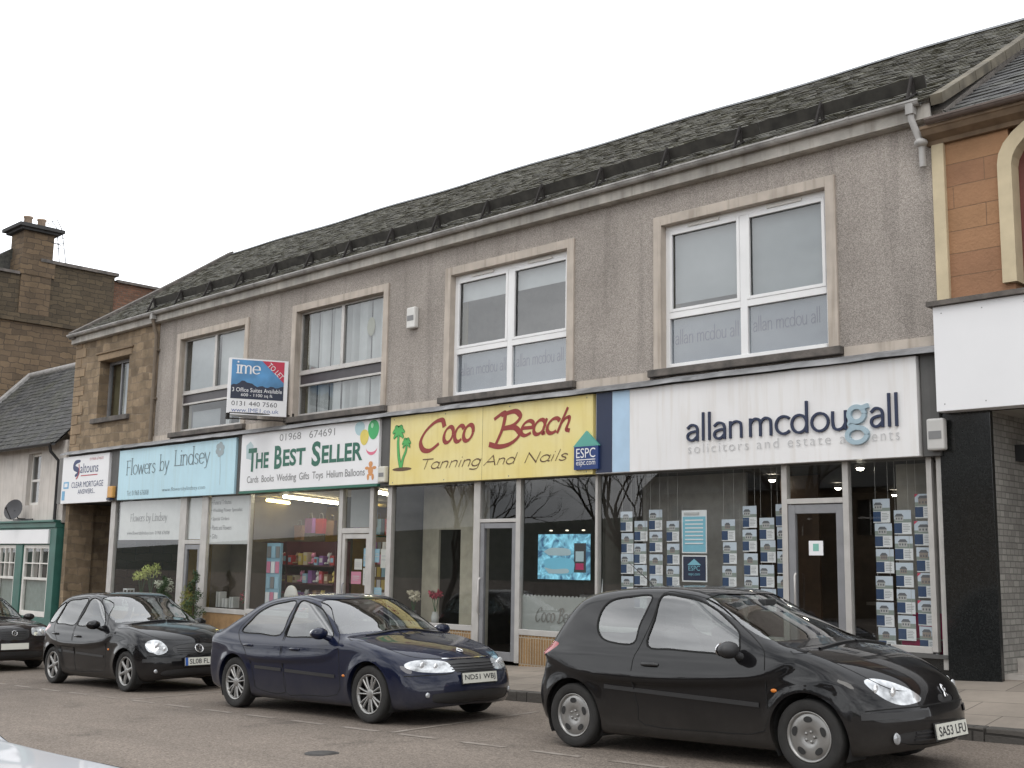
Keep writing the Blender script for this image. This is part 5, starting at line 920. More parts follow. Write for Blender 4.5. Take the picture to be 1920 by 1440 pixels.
# =================================================================== plants outside the florist
m_leaf = pm('topiary_leaf', (.035,.075,.02), .6, vs=8, var=.4); m_leafy = pm('golden_leaf', (.20,.21,.03), .6, vs=8, var=.3); m_tr = pm('twig_bark', (.09,.06,.04), .9, var=.3)
def topiary(x, y, h, label, turns=3.5):
    z = PZ(x); t = empty('spiral_topiary', (x, y, z), label, 'potted plant'); m = MB(); m.lathe([(.001,0),(.13,0),(.18,.28),(.2,.3),(.17,.3),(.16,.26),(.001,.26)], (x,y,z), 18); m.build('pot', pm('terracotta', (.22,.1,.06), .8) if 'terracotta' not in MATS else MATS['terracotta'], t)
    m = MB(); m.tube([(x,y,z+.25),(x,y,z+.3+h)], [.022,.008], 6); m.build('trunk', m_tr, t)
    m = MB(); n = 90
    for i in range(n):
        f_ = i/n; a = f_*turns*2*math.pi; r_ = .21*(1-f_)+.04; c = (x+r_*.75*math.cos(a), y+r_*.75*math.sin(a), z+.34+h*f_); q = leafcloud(22, c, (r_*.75+.03,)*3, .024, rr, .2); m.add(q.v, q.f)
    m.build('foliage', m_leaf, t)
topiary(-22.95, -.42, 1.35, 'spiral clipped topiary in a pot at the right of the florist door'); topiary(-24.32, -.38, 1.25, 'spiral clipped topiary in a pot at the left of the florist door')
x, y = -23.42, -.3; z = PZ(x); t = empty('golden_shrub', (x, y, z), 'yellow green bushy shrub in a pot in front of the florist door', 'potted plant'); m = MB(); m.lathe([(.001,0),(.13,0),(.17,.26),(.15,.26),(.001,.22)], (x,y,z), 16); m.build('pot', MATS['terracotta'], t); q = leafcloud(1100, (x,y,z+.85), (.2,.2,.6), .03, rr, .1); q.build('foliage', m_leafy, t); m = MB(); m.tube([(x,y,z+.2),(x,y,z+.8)], .02, 6); m.build('trunk', m_tr, t)
# =================================================================== stone house across the road (seen only in the shop glass and car sides)
H_ = empty('stone_house', (-24, -42, RZ(-24)), 'two-storey stone house across the road, mirrored in the estate agent window', 'building')
m = MB(); wall_open(m, -41, -9, -38.4, -38, -1.2, 5.6, [(-39+q*3.7, -37.7+q*3.7, 3.2, 4.9) for q in range(8)]); m.box(-41,-9,-47,-46.6,-1.2,5.6)
for x in (-41, -9.3): m.prism([(-47,-1.2),(-38.4,-1.2),(-38.4,5.6),(-42.7,8.8),(-47,5.6)], 'x', x, x+.3)
m.build('wall', m_ten, H_); m = MB(); m.quad((-41.2,-37.7,5.5),(-8.8,-37.7,5.5),(-8.8,-42.7,8.95),(-41.2,-42.7,8.95)); m.quad((-41.2,-42.7,8.95),(-8.8,-42.7,8.95),(-8.8,-47.7,5.5),(-41.2,-47.7,5.5)); m.build('roof', m_slate2, H_)
for q in range(8):
    x = -39+q*3.7; w = MB().box(x,x+1.3,-38.25,-38.2,3.2,4.9).build('pane', m_dark, H_); MB().box(x+.62,x+.68,-38.19,-38.15,3.2,4.9).box(x,x+1.3,-38.19,-38.151,4.0,4.08).build('window_bar', m_wood, H_)
for x in (-41.2, -25, -9.8): MB().box(x,x+1.3,-43.2,-42.2,8.0,10.4).build('chimney', m_ten, H_)
# =================================================================== bare street trees across the road (seen in the shop glass)
m_bark = pm('bark', (.10,.085,.07), .95, var=.3)
def tree_mesh(seed, H):
    rr = random.Random(seed); tr, br = MB(), MB()
    def grow(p, d, L_, r_, dep):
        q = [p]; dd = d.copy()
        for _ in range(3): dd = (dd+Vector((rr.gauss(0,.09), rr.gauss(0,.09), rr.gauss(.03,.06)))).normalized(); q.append(q[-1]+dd*L_/3)
        (tr if dep == 0 else br).tube(q, [r_, r_*.9, r_*.8, r_*.68], 7 if dep < 2 else 4, caps=False)
        if dep >= 6 or r_ < .006: return
        for _ in range(rr.choice((2,3,3)) if dep else 4):
            sp = rr.uniform(.3,.75); a = rr.uniform(0, 6.28); s_ = dd.orthogonal().normalized(); s_.rotate(Matrix.Rotation(a, 3, dd)); nd = (dd*math.cos(sp)+s_*math.sin(sp)+Vector((0,0,.12))).normalized(); grow(q[rr.choice((2,3,3))], nd, L_*rr.uniform(.62,.82), r_*rr.uniform(.5,.66), dep+1)
    grow(Vector((0,0,0)), Vector((0,0,1)), H*.3, H*.019, 0); return tr, br
a, b = tree_mesh(5, 11); t0 = empty('bare_tree', (0,0,0), 'x', 'tree', 'bare trees across the road'); tr = a.build('trunk', m_bark, t0, local=True); br = b.build('crown', m_bark, t0, local=True)
for i_, (x, y, rz_, sc, lb) in enumerate(((-33,-27,0,1,'bare tree across the road, middle of the three mirrored in the shop glass'),(-43,-25,2,.9,'bare tree across the road, leftmost mirrored in the shop glass'),(-27,-31,4,1.1,'bare tree across the road, tallest and nearest the estate agent reflection'))):
    if i_ == 0: o = t0
    else:
        o = t0.copy(); S.collection.objects.link(o)
        for c_ in (tr, br): d_ = c_.copy(); S.collection.objects.link(d_); d_.parent = o
    o.location = (x, y, RZ(x)); o.rotation_euler = (0,0,rz_); o.scale = (sc,)*3; o['label'] = lb
# =================================================================== cars: body as a smooth implicit solid, meshed and cut into panels
def poly_sd(px, pz, poly):
    d2 = np.full(px.shape, 1e9); ins = np.zeros(px.shape, bool); n = len(poly)
    for i in range(n):
        ax, az = poly[i]; bx, bz = poly[(i+1) % n]; ex, ez = bx-ax, bz-az; wx, wz = px-ax, pz-az
        t = np.clip((wx*ex+wz*ez)/(ex*ex+ez*ez+1e-12), 0, 1); d2 = np.minimum(d2, (wx-ex*t)**2+(wz-ez*t)**2)
        c = ((az <= pz) & (bz > pz)) | ((bz <= pz) & (az > pz)); ins ^= c & (px < ax+(pz-az)*ex/(ez if abs(ez) > 1e-12 else 1e-12))
    return np.where(ins, -1, 1)*np.sqrt(d2)
class Tab:
    X0, Z0, H = -1.5, -.3, .0075
    def __init__(s, poly):
        x = s.X0+s.H*np.arange(800); z = s.Z0+s.H*np.arange(280); X, Z = np.meshgrid(x, z, indexing='ij'); s.t = poly_sd(X, Z, poly)
    def __call__(s, x, z):
        u = np.clip((x-s.X0)/s.H, 0, 798.99); v = np.clip((z-s.Z0)/s.H, 0, 278.99); i = u.astype(int); j = v.astype(int); u = u-i; v = v-j; t = s.t
        return (t[i,j]*(1-u)+t[i+1,j]*u)*(1-v)+(t[i,j+1]*(1-u)+t[i+1,j+1]*u)*v
def smax(a, b, k): h = np.maximum(k-np.abs(a-b), 0)/k; return np.maximum(a, b)+h*h*k*.25
def smin(a, b, k): return -smax(-a, -b, k)
def sstep(a, b, x): t = np.clip((x-a)/(b-a), 0, 1); return t*t*(3-2*t)
def cr2(pts, n=8, closed=False):
    P = [np.array(p, float) for p in pts]; out = []; k = len(P)
    for i in range(k if closed else k-1):
        p0 = P[(i-1) % k] if closed or i > 0 else P[0]; p1 = P[i]; p2 = P[(i+1) % k]; p3 = P[(i+2) % k] if closed or i+2 < k else P[-1]
        for j in range(n): t = j/n; out.append(.5*((2*p1)+(-p0+p2)*t+(2*p0-5*p1+4*p2-p3)*t*t+(-p0+3*p1-3*p2+p3)*t**3))
    if not closed: out.append(P[-1])
    return np.array(out)
class Body:
    def __init__(s, P):
        s.P = P; s.low = Tab(cr2(P['low'], 8, True)); s.gh = Tab(cr2(P['gh'], 8, True)); pl = cr2(P['plan'], 8); s.px, s.pw = pl[:,0], pl[:,1]
        sc = cr2(P['sec'], 8); s.sz, s.sw = sc[:,0], sc[:,1]
    def __call__(s, p):
        P = s.P; x, ay, z = p[...,0], np.abs(p[...,1]), p[...,2]; hw = P['hw']; q = ay/hw; xf, xr = P['xf'], P['xr']
        bow = P['bowf']*q**2.6*sstep(xf-1.3, xf-.1, x)-P['bowr']*q**2.6*sstep(xr+.9, xr+.1, x)
        low = s.low(x+bow, z+P['crown']*q**2)
        Y = np.interp(x, s.px, s.pw)*np.interp(z, s.sz, s.sw)
        for xa in (0, P['wb']):
            r = np.hypot(x-xa, z-P['rw']); Y = Y+.022*np.exp(-((r-P['ra'])/.07)**2)*sstep(.16, .4, z)
        Y = Y+P.get('crease', .006)*np.exp(-((z-P.get('crz', .72))/.03)**2)
        for zb in P.get('strips', ()): Y = Y+.012*np.exp(-((z-zb)/.025)**6)*sstep(.32, .36, np.abs(x))*sstep(.32, .36, np.abs(x-P['wb']))*(x > .3)*(x < P['wb']-.3)
        low = smax(low, (ay-Y)*.96, P['klow'])
        g = s.gh(x+(P['bg']*(ay/.65)**2)*sstep(.9, 1.6, x)-P['bgr']*(ay/.65)**2*sstep(.6, .0, x), z+.045*q**2)
        zb = P['belt']; Yg = np.interp(x, s.px, s.pw)*P['gw']-P['tum']*(z-zb)-.10*(z-zb)**2
        g = smax(g, (ay-Yg)*.93, P['kgh'])
        return smin(low, g, P.get('kj', .035))
    def grad(s, p, e=.008):
        g = np.empty_like(p)
        for i in range(3): d = np.zeros(3); d[i] = e; g[:,i] = (s(p+d)-s(p-d))/(2*e)
        return g
    def project(s, p, it=3, lim=.03):
        p = p.copy()
        for _ in range(it):
            f = s(p); g = s.grad(p); st = (f/(np.sum(g*g, 1)+1e-6))[:,None]*g; p -= np.clip(st, -lim, lim)
        return p
    def mesh(s, h):
        P = s.P; xs = np.arange(P['xr']-.15, P['xf']+.15, h); ny = int((P['hw']+.12)/h); ys = (np.arange(-ny, ny+1)+.0)*h; zs = np.arange(.05, P['zt']+.12, h)
        v = np.empty((len(xs), len(ys), len(zs)))
        Yg, Zg = np.meshgrid(ys, zs, indexing='ij')
        for i, x in enumerate(xs): v[i] = s(np.stack([np.full_like(Yg, x), Yg, Zg], -1))
        I = v < 0; c = [(i, j, k) for i in (0,1) for j in (0,1) for k in (0,1)]; sl = lambda A, o: A[o[0]:A.shape[0]-1+o[0], o[1]:A.shape[1]-1+o[1], o[2]:A.shape[2]-1+o[2]]
        cnt = sum(sl(I, o).astype(int) for o in c); act = (cnt > 0) & (cnt < 8); idx = -np.ones(act.shape, int); ii = np.argwhere(act); idx[act] = np.arange(len(ii))
        acc = np.zeros((len(ii), 3)); num = np.zeros(len(ii)); cv = {o: sl(v, o)[act] for o in c}
        for a in c:
            for ax in range(3):
                if a[ax]: continue
                b = list(a); b[ax] = 1; b = tuple(b); va, vb = cv[a], cv[b]; m = (va < 0) != (vb < 0); t = np.where(m, va/(va-vb+1e-12), 0)
                pt = np.tile(np.array(a, float), (len(ii), 1)); pt[:,ax] = t; acc += pt*m[:,None]; num += m
        V = (ii+acc/num[:,None])*h+np.array([xs[0], ys[0], zs[0]]); Q = []
        for ax in range(3):
            A = [slice(None)]*3; Bq = [slice(None)]*3; A[ax] = slice(0, -1); Bq[ax] = slice(1, None); ch = I[tuple(A)] != I[tuple(Bq)]
            e = np.argwhere(ch); o1, o2 = [q for q in range(3) if q != ax]
            for p_ in e:
                if p_[o1] < 1 or p_[o2] < 1: continue
                f = []
                for d1, d2 in ((0,0),(1,0),(1,1),(0,1)): q = p_.copy(); q[o1] -= d1; q[o2] -= d2; f.append(idx[tuple(q)] if all(q[w] < idx.shape[w] for w in range(3)) else -1)
                if min(f) < 0: continue
                fl = I[tuple(p_)]; fl = not fl if ax == 1 else fl
                Q.append(f if fl else f[::-1])
        return s.project(V, 4), Q
def cut(V, F, L, fld, cond, allowed, new, N=None):
    """split faces of the allowed labels (where cond holds) along fld = 0; the inside becomes `new`"""
    VA = np.array(V); fv = fld(VA); cache = {}; V = list(map(tuple, V)); oF, oL = [], []
    cen = np.array([VA[f].mean(0) for f in F]); ok = cond(cen)
    for f, l, o, in zip(F, L, ok):
        if l not in allowed or not o: oF.append(f); oL.append(l); continue
        s_ = [fv[i] < 0 for i in f]
        if all(s_): oF.append(f); oL.append(new); continue
        if not any(s_): oF.append(f); oL.append(l); continue
        a, b = [], []; n = len(f)
        for i in range(n):
            p, q = f[i], f[(i+1) % n]; (a if s_[i] else b).append(p)
            if s_[i] != s_[(i+1) % n]:
                k = (min(p, q), max(p, q))
                if k not in cache: t = fv[k[0]]/(fv[k[0]]-fv[k[1]]); cache[k] = len(V); V.append(tuple(VA[k[0]]*(1-t)+VA[k[1]]*t))
                a.append(cache[k]); b.append(cache[k])
        if len(a) > 2: oF.append(a); oL.append(new)
        if len(b) > 2: oF.append(b); oL.append(l)
    return V, oF, oL
HATCH = dict(hw=.826, xf=3.22, xr=-.63, wb=2.44, rw=.285, ra=.335, zt=1.46, belt=.92, bowf=.42, bowr=.22, crown=.05, klow=.105, kgh=.085, bg=.16, bgr=.10, gw=.955, tum=.34, crz=.70,
    low=[(-.50,.24),(-.60,.33),(-.635,.45),(-.625,.58),(-.575,.70),(-.535,.83),(-.46,.925),(-.2,.95),(.6,.945),(1.6,.95),(2.1,.985),(2.4,.975),(2.62,.93),(2.85,.855),(3.03,.765),(3.14,.67),(3.195,.57),(3.22,.46),(3.215,.36),(3.17,.25),(3.02,.19),(2.4,.175),(1.2,.175),(0,.175)],
    gh=[(-.53,.84),(-.46,.95),(-.34,1.12),(-.20,1.29),(-.04,1.385),(.25,1.43),(.7,1.455),(1.1,1.445),(1.4,1.40),(1.62,1.31),(1.9,1.185),(2.2,1.055),(2.47,.955),(2.55,.85),(2.2,.70),(1,.65),(0,.68)],
    plan=[(-.7,.74),(-.45,.79),(0,.815),(.6,.823),(1.4,.826),(2.2,.822),(2.7,.80),(3.1,.74),(3.3,.70)], sec=[(.1,.93),(.2,.955),(.4,.99),(.6,1.0),(.75,.99),(.9,.955),(1.0,.92),(1.5,.80)],
    side=[[(.245,1.09),(.26,1.24),(.36,1.325),(.55,1.355),(.80,1.365),(.79,1.25),(.74,1.10),(.71,.95),(.5,.945),(.33,.985)], [(.92,1.365),(1.15,1.355),(1.33,1.325),(1.48,1.265),(1.62,1.185),(1.78,1.075),(1.815,1.0),(1.80,.895),(1.5,.893),(1.15,.908),(.87,.93),(.89,1.15)]],
    ws=[(-.60,1.34),(0,1.375),(.60,1.34),(.70,1.06),(.74,.975),(.5,.99),(0,1.005),(-.5,.99),(-.74,.975),(-.70,1.06)], rs=[(-.52,1.33),(0,1.35),(.52,1.33),(.62,1.0),(0,.98),(-.62,1.0)])

def paint(name, col, flake, rough=.32):
    m, t, b = nodes(name); l = t.links.new; b.inputs['Metallic'].default_value = 0; b.inputs['Specular IOR Level'].default_value = .05; b.inputs['Roughness'].default_value = rough; b.inputs['Coat Weight'].default_value = .75; b.inputs['Coat Roughness'].default_value = .03
    c = t.nodes.new('ShaderNodeTexCoord'); n = t.nodes.new('ShaderNodeTexNoise'); n.inputs['Scale'].default_value = 2.5; n.inputs['Detail'].default_value = 8; n.inputs['Roughness'].default_value = .7; l(c.outputs['Object'], n.inputs['Vector'])
    s_ = t.nodes.new('ShaderNodeSeparateXYZ'); l(c.outputs['Object'], s_.inputs[0]); mr = t.nodes.new('ShaderNodeMapRange'); mr.inputs['From Min'].default_value = .52; mr.inputs['From Max'].default_value = .15; l(s_.outputs['Z'], mr.inputs['Value'])
    mu = t.nodes.new('ShaderNodeMath'); mu.operation = 'MULTIPLY'; l(n.outputs['Fac'], mu.inputs[0]); l(mr.outputs[0], mu.inputs[1])   # road film thrown up along the sills
    mx = t.nodes.new('ShaderNodeMix'); mx.data_type = 'RGBA'; mx.inputs[6].default_value = (*col, 1); mx.inputs[7].default_value = (*flake, 1); l(mu.outputs[0], mx.inputs[0]); l(mx.outputs[2], b.inputs['Base Color'])
    r_ = t.nodes.new('ShaderNodeMapRange'); r_.inputs['To Min'].default_value = .0; r_.inputs['To Max'].default_value = .045; l(n.outputs['Fac'], r_.inputs['Value']); l(r_.outputs[0], b.inputs['Coat Roughness'])
    return m
m_tyre = pm('tyre_rubber', (.022,.021,.02), .85, var=.2, vs=12); m_rim = pm('wheel_silver', (.32,.315,.305), .35, .6, var=.12, vs=7); m_rimd = pm('brake_dark', (.02,.02,.02), .7)
m_cglass = glass('car_glass', (.54,.60,.58), .17, refl=1.0); m_lens = pm('headlamp_lens', (.60,.62,.64), .08, .3, var=.5, vs=10, coat=1); m_chrome = pm('chrome', (.62,.62,.63), .12, 1, var=.05); m_tail = pm('tail_lens', (.36,.015,.02), .12, var=.2, coat=1); m_amber = flat('amber_lens', (.6,.18,.02), .2)
m_bowl = pm('lamp_reflector', (.78,.79,.80), .15, .5, var=.1, coat=1); m_trim = pm('car_trim', (.024,.024,.025), .5, var=.1); m_seat = pm('seat_cloth', (.05,.05,.055), .9, var=.2); m_plate = flat('plate_white', (.62,.62,.56), .35); m_seam = flat('panel_gap', (.003,.003,.003), .9)
def sidey(b, x, z):
    x = np.atleast_1d(np.array(x, float)); z = np.atleast_1d(np.array(z, float)); lo = np.full(x.shape, .2); hi = np.full(x.shape, 1.05)
    for _ in range(30): m = (lo+hi)/2; f = b(np.stack([x, m, z], -1)); lo = np.where(f < 0, m, lo); hi = np.where(f < 0, hi, m)
    return lo
def frontx(b, y, z, lo=1.5, hi=4.4):
    for _ in range(34):
        m = (lo+hi)/2
        if b(np.array([[m, y, z]]))[0] < 0: lo = m
        else: hi = m
    return lo
def topz(b, x, y, lo=.5, hi=1.7):
    for _ in range(34):
        m = (lo+hi)/2
        if b(np.array([[x, y, m]]))[0] < 0: lo = m
        else: hi = m
    return lo
def ribbon(m, b, pts, w, off, mi=0, n=5, smooth=True):
    """band of width w lying on the body through (x,y,z) points"""
    P = np.array(cr(pts, n)) if smooth else np.array(pts, float); P = b.project(P, 4, .1); g = b.grad(P); g /= np.linalg.norm(g, axis=1)[:,None]
    T_ = np.gradient(P, axis=0); S_ = np.cross(T_, g); S_ /= np.linalg.norm(S_, axis=1)[:,None]+1e-9
    A = b.project(P+S_*w/2, 2)+g*off; B_ = b.project(P-S_*w/2, 2)+g*off; k = len(P); ws = w*.0
    m.add(list(map(tuple, A))+list(map(tuple, B_)), [(i, k+i, k+i+1, i+1) for i in range(k-1)], mi, True)
    A2 = A-g*(off+.004); B2 = B_-g*(off+.004); m.add(list(map(tuple, A))+list(map(tuple, A2)), [(i, i+1, k+i+1, k+i) for i in range(k-1)], mi, True); m.add(list(map(tuple, B_))+list(map(tuple, B2)), [(i+1, i, k+i, k+i+1) for i in range(k-1)], mi, True)
def wheel(par, x, y, P, sg, style):
    r = P['rw']; rr_ = r*P.get('rimr', .68); w = .175; yo = y
    bk = MB(); bk.lathe([(.001,-sg*.09),(rr_*.98,-sg*.09),(rr_*1.0,-sg*.0),(rr_*.98,sg*.06)], (x, yo, r), 36, axis='y'); bk.lathe([(.001,sg*.0),(rr_*.75,sg*.0),(rr_*.75,-sg*.03)], (x,yo,r), 30, axis='y')
    W_ = bk.build('wheel', m_rimd, par, local=True)
    t = MB(); t.lathe([(rr_*.97,-sg*.09),(r*.93,-sg*.1),(r,-sg*.075),(r,sg*.06),(r*.975,sg*.078),(r*.92,sg*.086),(rr_*1.1,sg*.082),(rr_*1.0,sg*.072),(rr_*.98,sg*.05)], (x,yo,r), 48, axis='y'); t.build('tyre', m_tyre, W_, local=True)
    m = MB(); c = (x,yo,r)
    m.lathe([(rr_*.96,sg*.05),(rr_*1.0,sg*.076),(rr_*.96,sg*.078),(rr_*.90,sg*.062),(rr_*.88,sg*.045)], c, 48, axis='y')
    if style == 'cap':
        m.lathe([(rr_*.9,sg*.058),(rr_*.80,sg*.066),(rr_*.45,sg*.072),(rr_*.30,sg*.060),(rr_*.28,sg*.058),(.001,sg*.062)], c, 48, axis='y')
        for k in range(5):
            dk = MB()
            a = 2*math.pi*k/5+.35; vs = []
            for q in range(18):
                u, v = rr_*.20*math.cos(2*math.pi*q/18), rr_*.125*math.sin(2*math.pi*q/18); rad = rr_*.68+v-.25*u*u/rr_; an = a+u/(rr_*.68); vs.append((x+rad*math.cos(an), yo+sg*.0735, r+rad*math.sin(an)))
            dk.add(vs, [list(range(18)) if sg < 0 else list(range(18))[::-1]])
            dk.build('vent_hole', m_rimd, W_, local=True)
        for k in range(5): a = 2*math.pi*k/5; m.ell((x+rr_*.2*math.cos(a), yo+sg*.062, r+rr_*.2*math.sin(a)), (.013,.012,.013), 5)
    else:
        n = {'spoke': 7, 'six': 6, 'five': 5}[style]
        def spoke(a, w0, w1, r0=.16, r1=.93):
            vs = []; 
            for rad, w_, h in ((rr_*r0,w0,.058),(rr_*.6,(w0+w1)/2*.85,.068),(rr_*r1,w1,.066)):
                ca, sa = math.cos(a), math.sin(a)
                for s2, dh in ((-1,-.02),(-.75,0),(.75,0),(1,-.02)): vs.append((x+rad*ca-s2*w_*sa, yo+sg*(h+dh), r+rad*sa+s2*w_*ca))
            m.add(vs, [(i*4+j, i*4+j+1, i*4+j+5, i*4+j+4) for i in range(2) for j in range(3)], 0, True)
        for k in range(n):
            a = 2*math.pi*k/n+.3
            if style == 'spoke': spoke(a-.16, .012, .011); spoke(a+.16, .012, .011)
            else: spoke(a, .028, .024)
        m.lathe([(rr_*.27,sg*.045),(rr_*.26,sg*.06),(rr_*.2,sg*.066),(.001,sg*.066)], c, 24, axis='y')
    m.build('rim', m_rim, W_, local=True)
def box_r(x0, x1, y0, y1, z0, z1): m = MB(); m.box(x0, x1, y0, y1, z0, z1); return m
def seat(par, x, y, zs, name='seat'):
    m = MB(); m.box(x-.02, x+.48, y-.25, y+.25, zs-.12, zs+.08)
    t = .26; vs = [(x+.06,y-.25,zs+.02),(x+.06,y+.25,zs+.02),(x-.10,y+.25,zs+.02),(x-.10,y-.25,zs+.02),(x-.14,y-.21,zs+.62),(x-.14,y+.21,zs+.62),(x-.24,y+.21,zs+.60),(x-.24,y-.21,zs+.60)]
    m.add(vs, [(0,1,5,4),(1,2,6,5),(2,3,7,6),(3,0,4,7),(4,5,6,7)]); o = m.build(name, m_seat, par, local=True, bevel=.05)
    h = MB(); h.box(x-.24, x-.15, y-.14, y+.14, zs+.645, zs+.83); h.tube([(x-.19,y-.06,zs+.58),(x-.195,y-.06,zs+.66)], .008, 5); h.tube([(x-.19,y+.06,zs+.58),(x-.195,y+.06,zs+.66)], .008, 5); h.build('headrest', m_seat, o, local=True, bevel=.03)
def nrmx(b, p): g = b.grad(p, .035); return g[:,0]/(np.linalg.norm(g, axis=1)+1e-9)
def make_car(P, root, pmat, h=.025, style='cap', plate=None, near=True):
    b = Body(P); V, F = b.mesh(h); V = list(map(tuple, V)); L = ['body']*len(F); hw, wb, rw, ra = P['hw'], P['wb'], P['rw'], P['ra']
    allp = lambda c: np.ones(len(c), bool)
    for xa in (0, wb): V, F, L = cut(V, F, L, lambda p: np.hypot(p[:,0]-xa, (p[:,2]-rw))-ra, lambda c: (np.abs(c[:,1]) > hw*.60) & (c[:,2] < rw+ra+.2), ('body',), 'gone')
    for k, poly in enumerate(P['side']):
        pp = cr2(poly, 4, True); V, F, L = cut(V, F, L, lambda p: poly_sd(p[:,0], p[:,2], pp), lambda c: (c[:,2] > .8) & (np.abs(c[:,1]) > .38), ('body',), 'side_window%d' % k)
    w = cr2(P['ws'], 3, True); xm = .9
    V, F, L = cut(V, F, L, lambda p: np.maximum(poly_sd(p[:,1], p[:,2], w), (.31-nrmx(b, p))*.15), lambda c: (c[:,0] > xm) & (c[:,2] > .9), ('body',), 'windscreen')
    w2 = cr2(P['rs'], 3, True); V, F, L = cut(V, F, L, lambda p: np.maximum(poly_sd(p[:,1], p[:,2], w2), (.36+nrmx(b, p))*.15), lambda c: (c[:,0] < .35) & (c[:,2] > .9), ('body',), 'rear_screen')
    for nm, key in (('headlight','head'),('tail_light','tail'),('fog_light','fog')):
        if key in P:
            pp = cr2(P[key], 4, True); front = nm != 'tail_light'
            V, F, L = cut(V, F, L, lambda p: poly_sd((p[:,0]-np.abs(p[:,1])) if front else (p[:,0]+np.abs(p[:,1])), p[:,2], pp), (lambda c: (c[:,0] > wb*.75) & (np.abs(c[:,1]) > .12)) if front else (lambda c: (c[:,0] < .1) & (np.abs(c[:,1]) > .3)), ('body',), nm)
    for nm, key in (('grille','grille'),('lower_grille','lgrille'),('lower_grille','lgrille2')):
        if key in P: pp = cr2(P[key], 3, True); V, F, L = cut(V, F, L, lambda p: poly_sd(np.abs(p[:,1]), p[:,2], pp), lambda c: c[:,0] > wb+.3, ('body',), nm)
    if 'bonnet' in P: pp = cr2(P['bonnet'], 3, True); V, F, L = cut(V, F, L, lambda p: poly_sd(p[:,0], np.abs(p[:,1]), pp), lambda c: (c[:,0] > 1.6) & (c[:,2] > .62), ('body',), 'bonnet')
    for k, poly in enumerate(P['doors']):
        pp = cr2(poly, 3, True); V, F, L = cut(V, F, L, lambda p: poly_sd(p[:,0], p[:,2], pp), lambda c: np.abs(c[:,1]) > .42, ('body',), 'door%d' % k)
    VA = b.project(np.array(V), 2, .004); lab = {}
    for f, l in zip(F, L):
        if l == 'gone': continue
        if l not in ('body','windscreen','rear_screen','bonnet','grille','lower_grille'): l = l+('R' if VA[f][:,1].mean() < 0 else 'L')
        lab.setdefault(l, []).append(f)
    NM = {'side_window':'side_window','door':'door'}
    G_ = b.grad(VA); G_ /= np.linalg.norm(G_, axis=1)[:,None]+1e-9
    objs = {}
    matof = lambda n: m_cglass if n in ('side_window','windscreen','rear_screen') else m_lens if n in ('headlight','fog_light') else m_tail if n == 'tail_light' else P.get('gm', m_trim) if 'grille' in n else pmat
    for l in sorted(lab, key=lambda q: 0 if q == 'body' or 'door' in q else 1):
        fs = lab[l]; n = l.rstrip('RL') if l not in ('windscreen','rear_screen') else l; n = n.rstrip('0123456789'); idx = sorted({i for f in fs for i in f}); mp_ = {v: i for i, v in enumerate(idx)}
        off = -.006 if n in ('side_window','windscreen','rear_screen') else -.004 if 'grille' in n else 0
        m = MB(); m.add([tuple(VA[i]+G_[i]*off) for i in idx], [[mp_[i] for i in f] for f in fs], 0, True)
        if l == 'body':   # turned-in arch lips
            ec = {}
            for f in fs:
                for i in range(len(f)): e = (min(f[i], f[(i+1)%len(f)]), max(f[i], f[(i+1)%len(f)])); ec[e] = ec.get(e, 0)+1
            for (i, j), c_ in ec.items():
                if c_ == 1:
                    p, q = VA[i], VA[j]
                    if all(min(abs(math.hypot(v[0]-xa, v[2]-rw)-ra) for xa in (0, wb)) < .006 for v in (p, q)) and abs(p[1]) > hw*.6:
                        s_ = -math.copysign(.06, p[1]); m.add([tuple(p), tuple(q), (q[0], q[1]+s_, q[2]), (p[0], p[1]+s_, p[2])], [(0,1,2,3)], 0, True)
        par = root
        if n == 'side_window':
            dk = 'door%s%s' % (l[-2], l[-1])
            kd = P.get('windoor', {}).get(int(l[-2]))
            if kd is not None: par = objs['door%d%s' % (kd, l[-1])]
        o = m.build(n, matof(n), par, local=True); objs[l] = o
        me = o.data
        try: me.normals_split_custom_set_from_vertices([tuple(G_[i]) for i in idx]) if l != 'body' else None
        except Exception: pass
    # wells
    m = MB()
    for xa in (0, wb):
        for sg in (-1, 1):
            arc = [(xa+(ra+.004)*math.cos(R(a)), rw+(ra+.004)*math.sin(R(a))) for a in range(-30, 211, 12)]; k = len(arc)
            m.add([(x, sg*(hw-.05), z) for x, z in arc]+[(x, sg*(hw-.36), z) for x, z in arc], [(i, i+1, k+i+1, k+i) for i in range(k-1)]); m.add([(x, sg*(hw-.36), z) for x, z in arc], [list(range(k))])
    m.box(.3, wb-.3, -hw+.2, hw-.2, .15, .19); m.box(-.4, .3, -.5, .5, .17, .24); m.build('wheel_well', m_rimd, root, local=True)
    for xa, sg in ((0,-1),(wb,-1),(0,1),(wb,1)): wheel(root, xa, sg*(hw-.105), P, sg, style)
    # panel gaps, trims
    for sg in (-1, 1):
        m = MB()
        for poly in P['doors']:
            q = cr2(poly, 3, True); q = np.vstack([q, q[:1]]); y = sidey(b, q[:,0], q[:,1]); ribbon(m, b, np.stack([q[:,0], sg*y, q[:,1]], 1), .008, .0015, smooth=False)
        for poly in P['side']:
            q = cr2(poly, 4, True); q = np.vstack([q, q[:1]]); y = sidey(b, q[:,0], q[:,1]); ribbon(m, b, np.stack([q[:,0], sg*y, q[:,1]], 1), P.get('rubber', .016), .002, smooth=False)
        m.build('panel_gap', m_seam, root, local=True)
        m = MB()
        for (xa, za), (xb, zb) in P['trim']:
            x = np.linspace(xa, xb, 14); z = np.linspace(za, zb, 14); ribbon(m, b, np.stack([x, sg*sidey(b, x, z), z], 1), P.get('trimw', .035), .008, smooth=False)
        m.build('door_trim', P.get('trimm', m_trim), root, local=True, label=None)
